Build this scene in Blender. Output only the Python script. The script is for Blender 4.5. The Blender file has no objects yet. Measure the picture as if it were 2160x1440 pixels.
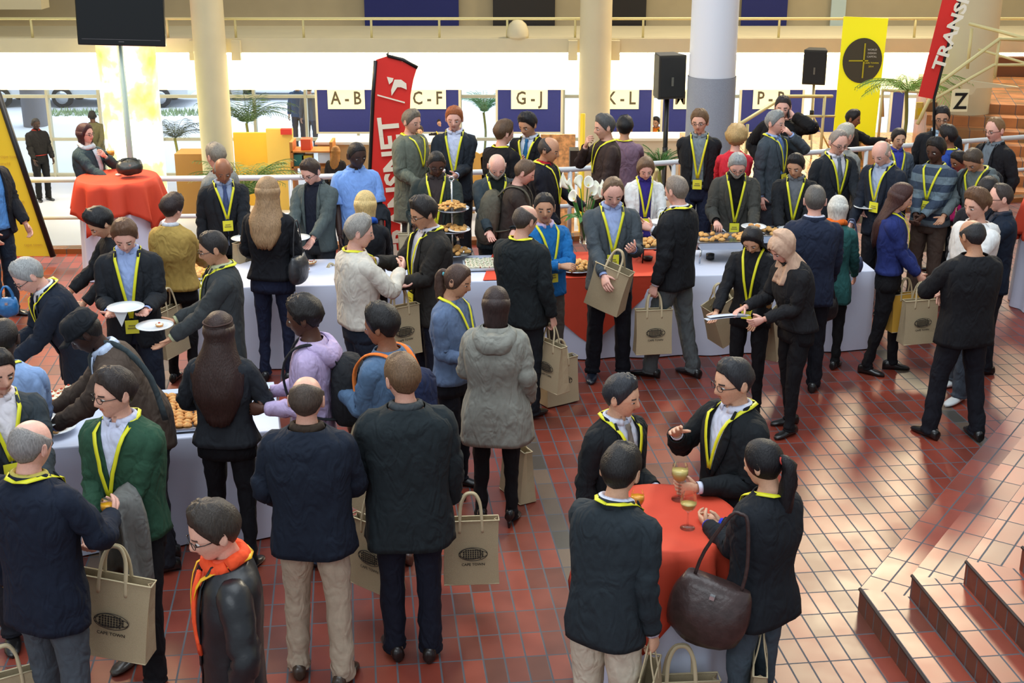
import bpy, math, random
from math import sin, cos, pi, radians as R, sqrt, atan2, asin
from mathutils import Vector as V, Matrix as MX, noise
random.seed(11)
SC = bpy.context.scene; COL = SC.collection
# ------------------------------------------------------------ camera, sky, lights, exposure
FPX, PITCH, CH = 2800.0, R(19.3), 4.2
cam = bpy.data.cameras.new('camera'); cam.lens = FPX/2160*36; cam.sensor_width = 36; cam.clip_end = 300
camo = bpy.data.objects.new('camera', cam); COL.objects.link(camo)
camo.location = (0, 0, CH); camo.rotation_euler = (pi/2-PITCH, 0, 0); SC.camera = camo
SC.view_settings.view_transform = 'Standard'; SC.view_settings.look = 'None'
SC.view_settings.exposure = 0.15; SC.view_settings.gamma = 1.0
SC.view_settings.use_curve_mapping = False
SC.cycles.max_bounces = 5; SC.cycles.diffuse_bounces = 3; SC.cycles.glossy_bounces = 2
SC.cycles.transmission_bounces = 4; SC.cycles.transparent_max_bounces = 6
SC.cycles.caustics_reflective = False; SC.cycles.caustics_refractive = False
SC.cycles.use_adaptive_sampling = True; SC.cycles.adaptive_threshold = 0.02
SC.cycles.use_denoising = True; SC.cycles.sample_clamp_indirect = 4
w = bpy.data.worlds.new('world'); SC.world = w; w.use_nodes = True
w.node_tree.nodes['Background'].inputs[0].default_value = (0.80, 0.90, 1.0, 1)
w.node_tree.nodes['Background'].inputs[1].default_value = 0.55
def area(name, loc, target, sx, sy, power, col):
    l = bpy.data.lights.new(name, 'AREA'); l.shape = 'RECTANGLE'; l.size = sx; l.size_y = sy
    l.energy = power; l.color = col
    o = bpy.data.objects.new(name, l); COL.objects.link(o); o.location = loc
    o.rotation_euler = (V(target)-V(loc)).to_track_quat('-Z', 'Y').to_euler(); return o
area('skylight', (-1, 8, 11.5), (-0.5, 9, 0), 12, 9, 1050, (0.86, 0.94, 1.0))       # glazed atrium roof overhead
area('gallery_daylight', (-4, -4, 8.5), (0, 9, 0.5), 9, 3.5, 430, (0.88, 0.95, 1.0))   # windows above and behind the gallery
area('clerestory_window', (8.6, 27.5, 11.8), (2.6, 8.5, 0), 2.6, 2.2, 2200, (1.0, 0.84, 0.56))  # tall window beyond the balcony
area('hall_board_fill', (0, 28.2, -.02), (0, 28.75, -1.6), 30, .4, 260, (1.0, .93, .78))   # added fill under the balcony, brightens the navy boards
area('warm_floor_fill', (-6.2, 15.2, 5.2), (-5.0, 11.4, 0), 1.6, 1.6, 520, (1.0, .72, .42))   # unseen warm light added to tint the floor by the railing
# ------------------------------------------------------------ helpers
def at(u, v, z=0.0):
    x = (u-1080)/FPX; y = (v-720)/FPX
    d = V((x, cos(PITCH)-y*sin(PITCH), -sin(PITCH)-y*cos(PITCH)))
    return d*((z-CH)/d.z)+V((0, 0, CH))
def atD(u, v, D):
    x = (u-1080)/FPX; y = (v-720)/FPX
    d = V((x, cos(PITCH)-y*sin(PITCH), -sin(PITCH)-y*cos(PITCH)))
    return d*(D/d.y)+V((0, 0, CH))
def lin(c): return tuple(((x/255)/12.92 if x/255 <= 0.04045 else ((x/255+0.055)/1.055)**2.4) for x in c)
_m = {}
def mat(c, rough=0.8, key='', bump=0.0, bscale=60, var=0.0, metal=0.0, spec=0.5, emit=0.0, coat=0.0, alpha=1.0, trans=0.0, stripes=None, sheen=0.0):
    k = (tuple(c), rough, key, bump, bscale, var, metal, spec, emit, coat, alpha, trans, stripes, sheen)
    if k in _m: return _m[k]
    m = bpy.data.materials.new('mat_%02x%02x%02x' % tuple(int(x) for x in c)); m.use_nodes = True
    nt = m.node_tree; b = nt.nodes['Principled BSDF']; L = lin(c)
    b.inputs['Base Color'].default_value = (*L, 1); b.inputs['Roughness'].default_value = rough
    b.inputs['Metallic'].default_value = metal; b.inputs['Specular IOR Level'].default_value = spec
    b.inputs['Alpha'].default_value = alpha
    if coat: b.inputs['Coat Weight'].default_value = coat
    if trans: b.inputs['Transmission Weight'].default_value = trans
    if sheen: b.inputs['Sheen Weight'].default_value = sheen
    if emit:
        b.inputs['Emission Color'].default_value = (*L, 1); b.inputs['Emission Strength'].default_value = emit
    if var or bump or stripes:
        tc = nt.nodes.new('ShaderNodeTexCoord'); n = nt.nodes.new('ShaderNodeTexNoise')
        n.inputs['Scale'].default_value = bscale; n.inputs['Detail'].default_value = 3
        nt.links.new(tc.outputs['Object'], n.inputs['Vector'])
        if var:
            r = nt.nodes.new('ShaderNodeValToRGB')
            r.color_ramp.elements[0].position = 0.3; r.color_ramp.elements[1].position = 0.7
            r.color_ramp.elements[0].color = (*[max(0, x*(1-var)) for x in L], 1)
            r.color_ramp.elements[1].color = (*[min(1, x*(1+var)) for x in L], 1)
            nt.links.new(n.outputs['Fac'], r.inputs['Fac']); nt.links.new(r.outputs['Color'], b.inputs['Base Color'])
        if stripes:
            sx = nt.nodes.new('ShaderNodeSeparateXYZ'); nt.links.new(tc.outputs['Object'], sx.inputs[0])
            mm = nt.nodes.new('ShaderNodeMath'); mm.operation = 'PINGPONG'; mm.inputs[1].default_value = stripes[3]
            nt.links.new(sx.outputs['Z'], mm.inputs[0])
            g = nt.nodes.new('ShaderNodeMath'); g.operation = 'GREATER_THAN'; g.inputs[1].default_value = stripes[3]*0.5
            nt.links.new(mm.outputs[0], g.inputs[0])
            mx = nt.nodes.new('ShaderNodeMix'); mx.data_type = 'RGBA'
            mx.inputs[6].default_value = (*L, 1); mx.inputs[7].default_value = (*lin(stripes[:3]), 1)
            nt.links.new(g.outputs[0], mx.inputs[0]); nt.links.new(mx.outputs[2], b.inputs['Base Color'])
        if bump:
            bp = nt.nodes.new('ShaderNodeBump'); bp.inputs['Strength'].default_value = bump
            bp.inputs['Distance'].default_value = 0.01
            nt.links.new(n.outputs['Fac'], bp.inputs['Height']); nt.links.new(bp.outputs['Normal'], b.inputs['Normal'])
            if key == 'cl':      # soft folds of woven cloth
                n2 = nt.nodes.new('ShaderNodeTexNoise'); n2.inputs['Scale'].default_value = 7; n2.inputs['Detail'].default_value = 1.5; n2.inputs['Distortion'].default_value = 1.8
                mp = nt.nodes.new('ShaderNodeMapping'); mp.inputs['Scale'].default_value = (1.5, 1.5, .8); nt.links.new(tc.outputs['Object'], mp.inputs['Vector']); nt.links.new(mp.outputs[0], n2.inputs['Vector'])
                b2 = nt.nodes.new('ShaderNodeBump'); b2.inputs['Strength'].default_value = .55; b2.inputs['Distance'].default_value = .038
                nt.links.new(n2.outputs['Fac'], b2.inputs['Height']); nt.links.new(b2.outputs['Normal'], bp.inputs['Normal'])
    _m[k] = m; return m
def cloth(c, **k):
    a = dict(key='cl', rough=0.85, bump=0.28, bscale=26, var=0.08, spec=0.25); a.update(k); return mat(c, **a)
def hairm(c):
    m = mat(c, rough=0.5, key='h', bump=0.45, bscale=150, var=0.28, spec=0.35); nt = m.node_tree
    if 'Mapping' not in nt.nodes:
        mp = nt.nodes.new('ShaderNodeMapping'); mp.inputs['Scale'].default_value = (1, 1, 0.16)
        n = next(x for x in nt.nodes if x.type == 'TEX_NOISE'); tc = next(x for x in nt.nodes if x.type == 'TEX_COORD')
        nt.links.new(tc.outputs['Object'], mp.inputs['Vector']); nt.links.new(mp.outputs['Vector'], n.inputs['Vector'])
    return m
class MB:
    def __init__(s): s.v = []; s.f = []; s.mi = []; s.cur = 0
    def grid(s, rings, closed=True, cap0=False, cap1=False, flip=False):
        n = len(rings[0]); b = len(s.v)
        for r in rings: s.v.extend(r)
        for i in range(len(rings)-1):
            for j in range(n if closed else n-1):
                k = (j+1) % n
                q = (b+i*n+j, b+i*n+k, b+(i+1)*n+k, b+(i+1)*n+j)
                s.f.append(q[::-1] if flip else q); s.mi.append(s.cur)
        if cap0: s.f.append(tuple(b+j for j in (range(n) if flip else reversed(range(n))))); s.mi.append(s.cur)
        if cap1:
            e = b+(len(rings)-1)*n
            s.f.append(tuple(e+j for j in (reversed(range(n)) if flip else range(n)))); s.mi.append(s.cur)
        return b
    def box(s, x0, y0, z0, x1, y1, z1, M=None):
        p = [V((x, y, z)) for z in (z0, z1) for x, y in ((x0, y0), (x1, y0), (x1, y1), (x0, y1))]
        if M is not None: p = [M @ q for q in p]
        b = len(s.v); s.v.extend(p)
        for f in ((0, 3, 2, 1), (4, 5, 6, 7), (0, 1, 5, 4), (1, 2, 6, 5), (2, 3, 7, 6), (3, 0, 4, 7)):
            s.f.append(tuple(b+i for i in f)); s.mi.append(s.cur)
        return s
    def poly(s, pts, th=None, n=None):
        """flat polygon with thickness th along n"""
        b = len(s.v); k = len(pts); n = V(n); s.v.extend([V(p) for p in pts]); s.v.extend([V(p)-n*th for p in pts])
        s.f.append(tuple(range(b, b+k))); s.f.append(tuple(reversed(range(b+k, b+2*k)))); s.mi += [s.cur]*2
        for i in range(k):
            j = (i+1) % k; s.f.append((b+i, b+k+i, b+k+j, b+j)); s.mi.append(s.cur)
        return s
    def tube(s, path, rad, n=8, ell=None, cap=True, up=None):
        path = [V(p) for p in path]
        if not isinstance(rad, (list, tuple)): rad = [rad]*len(path)
        rings = []; u = None
        for i, p in enumerate(path):
            t = (path[min(i+1, len(path)-1)]-path[max(i-1, 0)]).normalized()
            if u is None:
                a = V(up) if up else (V((0, 0, 1)) if abs(t.z) < 0.9 else V((0, 1, 0)))
                u = (a-t*a.dot(t)).normalized()
            else:
                u = (u-t*u.dot(t)); u = u.normalized() if u.length > 1e-6 else V((1, 0, 0))
            w_ = t.cross(u); r = rad[i]
            ra, rb = (r if isinstance(r, tuple) else (r, r))
            rings.append([p+u*(ra*cos(2*pi*j/n))+w_*(rb*sin(2*pi*j/n)) for j in range(n)])
        s.grid(rings, True, cap, cap)
        return rings
    def lathe(s, prof, n=20, c=(0, 0, 0), cap=False):
        c = V(c)
        s.grid([[c+V((r*cos(2*pi*j/n), r*sin(2*pi*j/n), z)) for j in range(n)] for r, z in prof], True, cap, cap)
        return s
    def build(s, name, mats, parent=None, smooth=True, solid=0, bevel=0, M=None):
        me = bpy.data.meshes.new(name); me.from_pydata([tuple(M @ q) if M is not None else tuple(q) for q in s.v], [], s.f)
        if not isinstance(mats, (list, tuple)): mats = [mats]
        for m in mats: me.materials.append(m)
        if len(mats) > 1: me.polygons.foreach_set('material_index', s.mi)
        me.polygons.foreach_set('use_smooth', [smooth]*len(s.f)); me.update()
        o = bpy.data.objects.new(name, me); COL.objects.link(o)
        if parent: o.parent = parent
        if solid:
            md = o.modifiers.new('s', 'SOLIDIFY'); md.thickness = solid; md.offset = -1
        if bevel:
            md = o.modifiers.new('b', 'BEVEL'); md.width = bevel; md.segments = 2; md.limit_method = 'ANGLE'
        return o
def tag(o, label=None, cat=None, group=None, kind=None):
    if label: o['label'] = label
    if cat: o['category'] = cat
    if group: o['group'] = group
    if kind: o['kind'] = kind
    return o
def empty(name, loc=(0, 0, 0), rz=0.0, **k):
    o = bpy.data.objects.new(name, None); COL.objects.link(o); o.location = loc; o.rotation_euler = (0, 0, rz)
    o.empty_display_size = 0.1
    return tag(o, **k)
def clone(o, parent=None):
    c = o.copy(); COL.objects.link(c); c.parent = parent
    for ch in list(o.children): clone(ch, c)
    return c
def struct(name, mb, m, **k):
    return tag(mb.build(name, m, None, k.pop('smooth', False), **k), kind='structure')
def text_mesh(txt, size, name='lettering', bold=0.0, xs=1.0, depth=0.001):
    cu = bpy.data.curves.new('t', 'FONT'); cu.body = txt; cu.size = size; cu.align_x = 'CENTER'; cu.align_y = 'CENTER'
    cu.offset = bold; cu.extrude = depth; cu.resolution_u = 2
    o = bpy.data.objects.new('t', cu); COL.objects.link(o)
    dg = bpy.context.evaluated_depsgraph_get(); me = bpy.data.meshes.new_from_object(o.evaluated_get(dg))
    COL.objects.unlink(o); bpy.data.objects.remove(o)
    if xs != 1: me.transform(MX.Diagonal((xs, 1, 1, 1)))
    me.name = name; return me
def put_mesh(me, name, m, M, parent=None):
    me = me.copy(); me.transform(M); me.materials.clear(); me.materials.append(m)
    o = bpy.data.objects.new(name, me); COL.objects.link(o)
    if parent: o.parent = parent
    return o
def cat(pts, sub=4):
    """Catmull-Rom through tuples of numbers"""
    out = []; n = len(pts)
    for i in range(n-1):
        p0, p1, p2, p3 = pts[max(i-1, 0)], pts[i], pts[i+1], pts[min(i+2, n-1)]
        for k in range(sub):
            t = k/sub
            out.append(tuple(0.5*((2*b)+(-a+c)*t+(2*a-5*b+4*c-d)*t*t+(-a+3*b-3*c+d)*t**3) for a, b, c, d in zip(p0, p1, p2, p3)))
    out.append(tuple(pts[-1])); return out
def interp(x, xs, ys):
    if x <= xs[0]: return ys[0]
    for i in range(len(xs)-1):
        if x <= xs[i+1]: return ys[i]+(ys[i+1]-ys[i])*(x-xs[i])/(xs[i+1]-xs[i])
    return ys[-1]
def sm(a, b, x): t = max(0, min(1, (x-a)/(b-a))); return t*t*(3-2*t)
# ------------------------------------------------------------ people
SKIN = {'w': (222, 170, 148), 'p': (232, 178, 160), 't': (196, 146, 116), 'a': (216, 168, 138), 'i': (150, 100, 74), 'b': (86, 56, 44), 'k': (62, 42, 36), 'm': (186, 132, 104)}
ZS = [.78, .86, .94, 1.02, 1.10, 1.18, 1.26, 1.34, 1.40, 1.44, 1.47, 1.495, 1.53]
WM = [.180, .182, .176, .166, .166, .174, .186, .194, .190, .170, .125, .086, .066]
DM = [.122, .124, .120, .118, .118, .122, .126, .122, .112, .100, .085, .073, .064]
WF = [.188, .190, .176, .146, .140, .150, .162, .168, .164, .148, .108, .072, .054]
DF = [.122, .126, .114, .100, .098, .112, .126, .116, .102, .090, .074, .062, .052]
CY = [.0, .0, .0, .0, .0, .002, .006, .010, .014, .016, .018, .016, .008]
NZ = 2.5
def g2(x, s): return math.exp(-(x*x)/(2*s*s))
def headR(az, el):
    """radius of the head in direction az (0 = face, + = person's left), el, in metres"""
    ca, sa, ce, se = cos(az), sin(az), cos(el), sin(el)
    x, y, z = sa*ce, -ca*ce, se
    a, b, c = .0770, .0960, .118
    low = max(0, -z); fr = max(0, -y)
    a *= 1-.24*low**1.4
    if y > 0: b *= 1-.30*low+.02*(1-low)
    else: b *= .97
    e = 2.35 if z > 0 else 2.0; r = (abs(x/a)**e+abs(y/b)**e+abs(z/c)**e)**(-1/e)
    if fr > 0:
        A, E = math.degrees(az), math.degrees(el)
        r += .021*g2(A, 6.5)*(sm(14, -14, E) if E > -16 else sm(-27, -17, E))
        r += .006*g2(abs(A)-9, 6)*g2(E+17, 5)
        r -= .009*g2(abs(A)-21, 9)*g2(E+1, 8)
        r += .0045*g2(abs(A)-16, 13)*g2(E-13, 5)
        r += .006*g2(A, 15)*g2(E+33, 4.5)-.003*g2(A, 18)*g2(E+42, 4)
        r += .011*g2(A, 20)*g2(E+58, 11)
        r += .004*g2(abs(A)-38, 13)*g2(E+12, 12)
    return r
def hdir(az, el): return V((sin(az)*cos(el), -cos(az)*cos(el), sin(el)))
NA = 44
AZ = [(lambda t: t-.5*sin(t))(2*pi*i/NA) for i in range(NA)]
def head_rings():
    rings = []
    for k in range(27):
        t = (k+.4)/26.4
        row = []
        for az in AZ:
            el0 = R(90); el1 = R(-58-12*cos(az))
            el = el0+(el1-el0)*t
            row.append(hdir(az, el)*headR(az, el))
        rings.append(row)
    return rings
HR = head_rings()
def hair_rows(style, thick):
    """rows of (az list) from the crown to the hairline"""
    rows = []; nr = 12
    for k in range(nr+1):
        t = k/nr; row = []
        for az in AZ:
            A = abs(math.degrees(az)); A = 360-A if A > 180 else A
            if style in ('long', 'bob', 'pony', 'bun', 'hijab') or (style == 'curly' and thick > .045):
                hl = interp(A, [0, 28, 50, 66, 90, 130, 180], [46, 40, 18, -20, -38, -46, -50])
            elif style == 'recede':
                hl = interp(A, [0, 24, 34, 60, 80, 92, 105, 130, 180], [64, 58, 62, 30, 2, -10, 0, -32, -38])
            else:
                hl = interp(A, [0, 28, 46, 62, 78, 90, 104, 130, 180], [44, 42, 30, 14, -10, -16, 0, -34, -42])
            top = 89
            if style in ('bald', 'fringe'):
                top = interp(A, [0, 60, 90, 140, 180], [12, 14, 26, 34, 30]) if style == 'bald' else interp(A, [0, 50, 90, 150, 180], [16, 20, 44, 58, 62])
            el = R(top+(hl-top)*t) if hl < top else R(hl)
            if style in ('bald', 'fringe') and A < 60: el = R(min(top, 14)); 
            th = thick*(.25+.75*sm(1.02, .55, t))
            if style in ('bald', 'fringe'): th = thick*(.15+.85*sm(0, .2, t)*sm(1.02, .7, t)) if A >= 56 else -.004
            d = hdir(az, el); n = noise.noise(d*9+V((thick*100, 0, 0)))
            if style in ('curly', 'afro'): kk = 1 if thick < .045 else 2; th += kk*(.010*noise.noise(d*14)+.006*noise.noise(d*34))
    
            elif style not in ('long', 'bob', 'pony', 'hijab', 'bun', 'curly', 'afro'): th *= 1+.30*n
            if style in ('short', 'recede') and th > 0: th *= 1+.45*sm(30, 80, math.degrees(el))*(1 if A < 90 else .4)
            row.append(d*(headR(az, el)*(1 if el < R(30) else 1)+th))
        rows.append(row)
    return rows
PRE = {  # hand target (side, y, z), palm normal, curl, elbow hint
    'down': ((.255, -.03, .80), (-1, 0, 0), .35, None), 'bag': ((.27, -.04, .79), (-1, 0, 0), 1.0, None),
    'front': ((.20, -.22, .90), (-1, 0, 0), .5, None), 'plate': ((.12, -.37, 1.04), (0, 0, 1), .25, None),
    'plate2': ((.10, -.34, 1.12), (0, 0, 1), .3, None), 'eat': ((.05, -.27, 1.40), (-.2, 1, .1), .9, (1, -.1, -1)),
    'chin': ((.05, -.20, 1.44), (-.3, 1, .1), 1.0, (.5, -.5, -1)), 'cross': ((-.11, -.22, 1.17), (0, 1, 0), .4, (1, -.6, -1)),
    'phone': ((.115, -.08, 1.58), (-1, .2, 0), .7, (.8, -.2, -1.3)), 'clasp': ((.035, -.31, 1.02), (-.6, .6, .5), .8, None),
    'chest': ((.10, -.30, 1.24), (-.5, .6, .4), .7, None), 'reach': ((.16, -.52, 1.02), (0, 0, -1), .6, None),
    'reachr': ((.20, -.56, .95), (0, 0, -1), .6, None), 'back': ((.04, .2, .95), (0, 1, 0), .5, None),
    'pocket': ((.215, -.04, .90), (-1, 0, 0), .4, (1, .7, 0)), 'hip': ((.20, -.02, 1.0), (-1, 0, 0), .4, (1, .9, 0)),
    'glass': ((.13, -.36, 1.17), (-1, .2, .1), 1.0, None), 'hold': ((.16, -.30, 1.12), (-.8, .3, .5), .9, None),
    'table': ((.14, -.46, 1.12), (-.3, 0, -1), .8, None), 'gest': ((.16, -.42, 1.36), (-.9, 0, -.3), .2, None),
    'arm': ((.20, -.26, 1.06), (-.5, .2, .8), .6, None)}
PERSONS = {}
TH = {'short': .017, 'recede': .012, 'bald': .0, 'fringe': .004, 'long': .020, 'bob': .022, 'pony': .013, 'curly': .038, 'afro': .026, 'buzz': .006, 'bun': .014, 'hijab': .024, 'cap': .022, 'none': 0}
class Person: pass
def person(u, v, a=0, h=1.75, key=None, label='', skin='w', hair=('short', (60, 45, 36)), hy=0, hp=8, hr=0, lean=0, top=('jacket', (34, 38, 46)),
           shirt=None, tie=None, legs=(30, 32, 40), shoes=(24, 22, 22), la='down', ra='down', lan=0, badge=1, glasses=0, beard=None,
           fem=0, b=1.0, z0=0.0, hem=None, st=(0.1, 0, 0), vb=None, seed=None, scarf=None, belt=None, cuffs=None, headband=None, stripes=None, sockless=0,
           lanc=(226, 224, 40), group=None, det=1, sleeve=1, hood=0, tights=None, rz=None, dx=0, bumps=1.0, collar=None, heel=0, smile=0):
    P = Person(); s = h/1.75; rnd = random.Random(seed or int(u*7+v*13)); ns = V((rnd.random()*50, rnd.random()*50, 0))
    Ws, Ds = (WF, DF) if fem else (WM, DM)
    Lr = R(lean); piv = V((0, 0, .95))
    def bend(p, k=None):
        th = Lr*(sm(.88, 1.18, p.z) if k is None else k)
        if not th: return V(p)
        q = V(p)-piv; return V((q.x, q.y*cos(th)-q.z*sin(th), q.y*sin(th)+q.z*cos(th)))+piv
    kind, tc = top[0], top[1]
    npv = V((0, .012, 1.505))
    HM = MX.Rotation(Lr, 4, 'X') if Lr else MX.Identity(4)
    HM = MX.Translation(piv) @ HM @ MX.Translation(-piv) @ MX.Translation(npv) @ MX.Rotation(R(hy), 4, 'Z') @ MX.Rotation(R(hr), 4, 'Y') @ MX.Rotation(R(hp), 4, 'X') @ MX.Translation(V((0, -.016, .128)))
    HS = 1.03 if not fem else .97
    # place the figure: the head top meets pixel (u, v)
    tops = [HM @ (p*HS) for p in HR[0]]+[HM @ (p*HS) for p in HR[3]]+[HM @ (p*HS) for p in HR[7]]
    ar = R(a)
    # pixel-highest head vertex, found for a nominal view angle
    vd = V((0, sin(R(14)), cos(R(14))))
    RZ = MX.Rotation(ar, 4, 'Z')
    best = max(tops, key=lambda p: (RZ @ p).dot(vd)); bt = (RZ @ best)*s
    hc = (RZ @ (HM @ V((0, 0, 0))))*s
    g = at(u, v, z0+bt.z+.55*s*(hair[2] if len(hair) > 2 else TH[hair[0]]))
    loc = V((g.x-hc.x*.999, g.y-bt.y, z0))
    P.root = root = empty('person', loc, ar, label=label, cat='person', group=group)
    P.s, P.a, P.loc = s, ar, loc
    S = lambda p: p*s
    hi = det
    # ---- body: trunk, neck and head are one surface; arms, hands and legs grow out of it
    B = MB(); sk = SKIN[skin]; skm = mat(sk, rough=.5, key='skin', bump=.1, bscale=90, var=.06, spec=.35)
    lips = mat(tuple(int(c*f) for c, f in zip(sk, (.88, .72, .70))), rough=.45); eyew = mat((225, 222, 216), rough=.3); eyed = mat((30, 22, 18), rough=.3)
    hc_ = hair[1]; brow = mat(tuple(int(c*.6+d*.25) for c, d in zip((hc_ if hair[0] not in ('hijab',) else (40, 30, 26)), sk)), rough=.8)
    bmats = [skm, lips, brow, eyew, eyed, mat((236, 232, 224), rough=.4)]
    rings = [[S(HM @ (p*HS)) for p in r] for r in HR]
    nb = HM @ V((0, .016, -.125))
    for (k, rr, zz) in ((.35, .056, 1.535), (1, .058, 1.50)):
        c0 = bend(V((0, .012, zz)), 1); c0 = c0*(.5+.5*k)+nb*(.5-.5*k)
        rings.append([S(c0+V((sin(az)*rr*(.9 if fem else 1), -cos(az)*rr, 0))) for az in AZ])
    for zz in (1.46, 1.42, 1.34, 1.22, 1.08, .98, .90, .82):
        W, D, C = interp(zz, ZS, Ws)*.86, interp(zz, ZS, Ds)*.86, interp(zz, ZS, CY)
        rings.append([S(bend(V((sin(az)*W, C-cos(az)*D, zz)))) for az in AZ])
    B.grid(rings, True, True, True, flip=True)
    for fi in range(26*NA):      # colour lips and brows
        i, j = divmod(fi, NA); 
        az = AZ[j]; A = math.degrees(az); A = A-360 if A > 180 else A
        am = math.degrees(AZ[(j+1) % NA]); am = am-360 if am > 180 else am; A = (A+am)/2
        E = 90+(-58-12*cos(az)-90)*((i+.9)/26.4)
        if -37 < E < -28.5 and abs(A) < 12.5+smile*3: B.mi[fi] = 5 if smile and abs(A) < 12 and -34 < E < -31 else 1
        elif 10.5 < E < 15.5 and 8 < abs(A) < 32: B.mi[fi] = 2
    for sx in (1, -1):
        for (nm, r_, dep, mi) in (('w', .0150, .0035, 3), ('d', .0085, -.0035, 4)):
            az, el = R(20.5*sx), R(-1); c = hdir(az, el)*(headR(az, el)-dep+(.0 if mi == 3 else .0045)); B.cur = mi
            rr = [[S(HM @ ((c+V((r_*1.25*sin(q)*cos(t), -r_*.8*cos(q), r_*.64*sin(q)*sin(t))))*HS)) for t in [2*pi*j/8 for j in range(8)]] for q in (.15, .8, 1.5)]
            B.grid(rr, True, True, False)
        B.cur = 0   # ears
        c = V((.0775*sx, .006, -.006))
        er = []
        for (q, dx_, f) in ((0, -.008, .8), (1, .006, 1), (2, .013, .95), (3, .010, .5)):
            er.append([S(HM @ ((c+V((dx_*sx, .010*q*.4+.017*f*cos(t), .031*f*sin(t)+.004*q)))*HS)) for t in [2*pi*j/10 for j in range(10)]])
        B.grid(er, True, False, True, flip=(sx < 0))
    shx = .150 if fem else .172
    P.hand = {}; arms = {}
    for side, sx, spec in (('L', 1, la), ('R', -1, ra)):
        if isinstance(spec, str): T, N, curl, hint = PRE[spec]
        else: T, N, curl, hint = (list(spec)+[None]*4)[:4]; N = N or (-1, 0, 0); curl = .5 if curl is None else curl
        T = V((T[0]*sx, T[1], T[2])); N = V((N[0]*sx, N[1], N[2])).normalized()
        Sh = bend(V((shx*sx, .012, 1.415)))
        if lean and T.z > .95: T = T+V((0, -(Lr*.30), -Lr*.08))
        d = T-Sh; L1, L2 = .285, .262
        if d.length > (L1+L2)*.985: T = Sh+d.normalized()*(L1+L2)*.985; d = T-Sh
        hv = V((hint[0]*sx, hint[1], hint[2])) if hint else V((.30*sx, 1, -.4))
        dn = d.normalized(); hv = (hv-dn*hv.dot(dn)).normalized()
        x = (L1*L1-L2*L2+d.length_squared)/(2*d.length); y = sqrt(max(L1*L1-x*x, 0))
        El = Sh+dn*x+hv*y; F = (T-El).normalized()
        arms[side] = (Sh, El, T, sx)
        bw = .88 if fem else 1
        path = cat([(*(Sh+V((-.05*sx, 0, -.01))), .044), (*(Sh-V((.01*sx, 0, .012))), .047), (*((Sh+El)/2), .046), (*El, .040), (*((El+T)/2), .036), (*T, .027)], 2)
        rp = B.tube([S(V(p[:3])) for p in path], [p[3]*s*bw*.92 for p in path], 10)
        N = (N-F*N.dot(F)); N = N.normalized() if N.length > 1e-3 else V((0, 0, 1))
        Sd = F.cross(N)*(-sx)
        hs = .93 if fem else 1.03
        pal = [(0, .023, .019), (.02, .028, .019), (.05, .039, .017), (.08, .042, .015), (.092, .038, .010)]
        B.grid([[S(T+(F*l+Sd*(wd*cos(t))+N*(th*sin(t)-.12*l*curl*0))*hs) for t in [2*pi*j/10 for j in range(10)]] for l, wd, th in pal], True, True, True, flip=(sx > 0))
        for fi_, (off, ln) in enumerate(((.029, .070), (.010, .079), (-.010, .073), (-.029, .056))):
            p = T+(F*.084+Sd*off)*hs; dr = F+Sd*off*2.2; pts = [p-dr*.01*hs]; cu = curl*(.9+.15*fi_)
            ang = 0
            for q, fr in enumerate((.42, .32, .26)):
                ang += cu*(.55, .9, .6)[q]; dd = (dr*cos(ang)+N*sin(ang)).normalized()
                pts.append(p); p = p+dd*ln*fr*hs
            pts.append(p)
            B.tube([S(q) for q in pts], [.0092*s*hs, .0090*s*hs, .0085*s*hs, .0078*s*hs, .0055*s*hs], 6)
        p = T+(F*.022+Sd*.026+N*.006)*hs; pts = [p-Sd*.012*hs]; dd = (F*.75+Sd*.65+N*.35*(1+curl)).normalized()
        for q in (.040, .032): pts.append(p); p = p+dd*q*hs; dd = (dd+F*.2+N*.35*curl-Sd*.25*curl).normalized()
        pts.append(p); B.tube([S(q) for q in pts], [.012*s, .0115*s, .0100*s, .0065*s], 6)
        P.hand[side] = (S(T+F*.06+N*.02), S(F), S(N))
    # legs
    feet = []; lw, step, turn = st
    for sx in (1, -1):
        fy = -step*sx; hipp = V((.088*sx, 0, .90)); an = V((lw*sx, fy, .085)); kn = (hipp+an)/2+V((.005*sx, -.025, .02))
        path = cat([(*hipp, .082), (*((hipp+kn)/2+V((0, -.005, 0))), .072), (*kn, .055), (*((kn+an)/2+V((0, .012, .02))), .050), (*an, .034)], 3)
        B.tube([S(V(p[:3])) for p in path], [p[3]*s*(.90 if not fem else (.5 if tights else .66)) for p in path], 10, up=(1, 0, 0)); feet.append((hipp, kn, an, sx))
    P.body = B.build('body', bmats, root)
    # ---- clothes
    xp = {'jacket': .014, 'coat': .030, 'suit': .014, 'sweater': .008, 'shirt': .002, 'cardi': .010, 'vneck': .008}[kind]
    hemz = hem if hem is not None else {'jacket': .84, 'coat': .66, 'suit': .79, 'sweater': .88, 'shirt': .88, 'cardi': .84, 'vneck': .88}[kind]
    vbz = vb if vb is not None else {'suit': 1.13, 'cardi': None, 'jacket': None}.get(kind)
    opened = kind in ('suit', 'cardi', 'vneck') or (kind in ('jacket', 'coat') and shirt is not None)
    def surf(x_, z, off=0, back=False):
        W = (interp(z, ZS, Ws)*b+xp+off); D = (interp(z, ZS, Ds)*(b if z < 1.3 else 1+(b-1)*.5)+xp+off); C = interp(z, ZS, CY)
        k = max(0, 1-abs(x_/W)**NZ)**(1/NZ); return V((x_, C+(D*k if back else -D*k), z))
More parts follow.
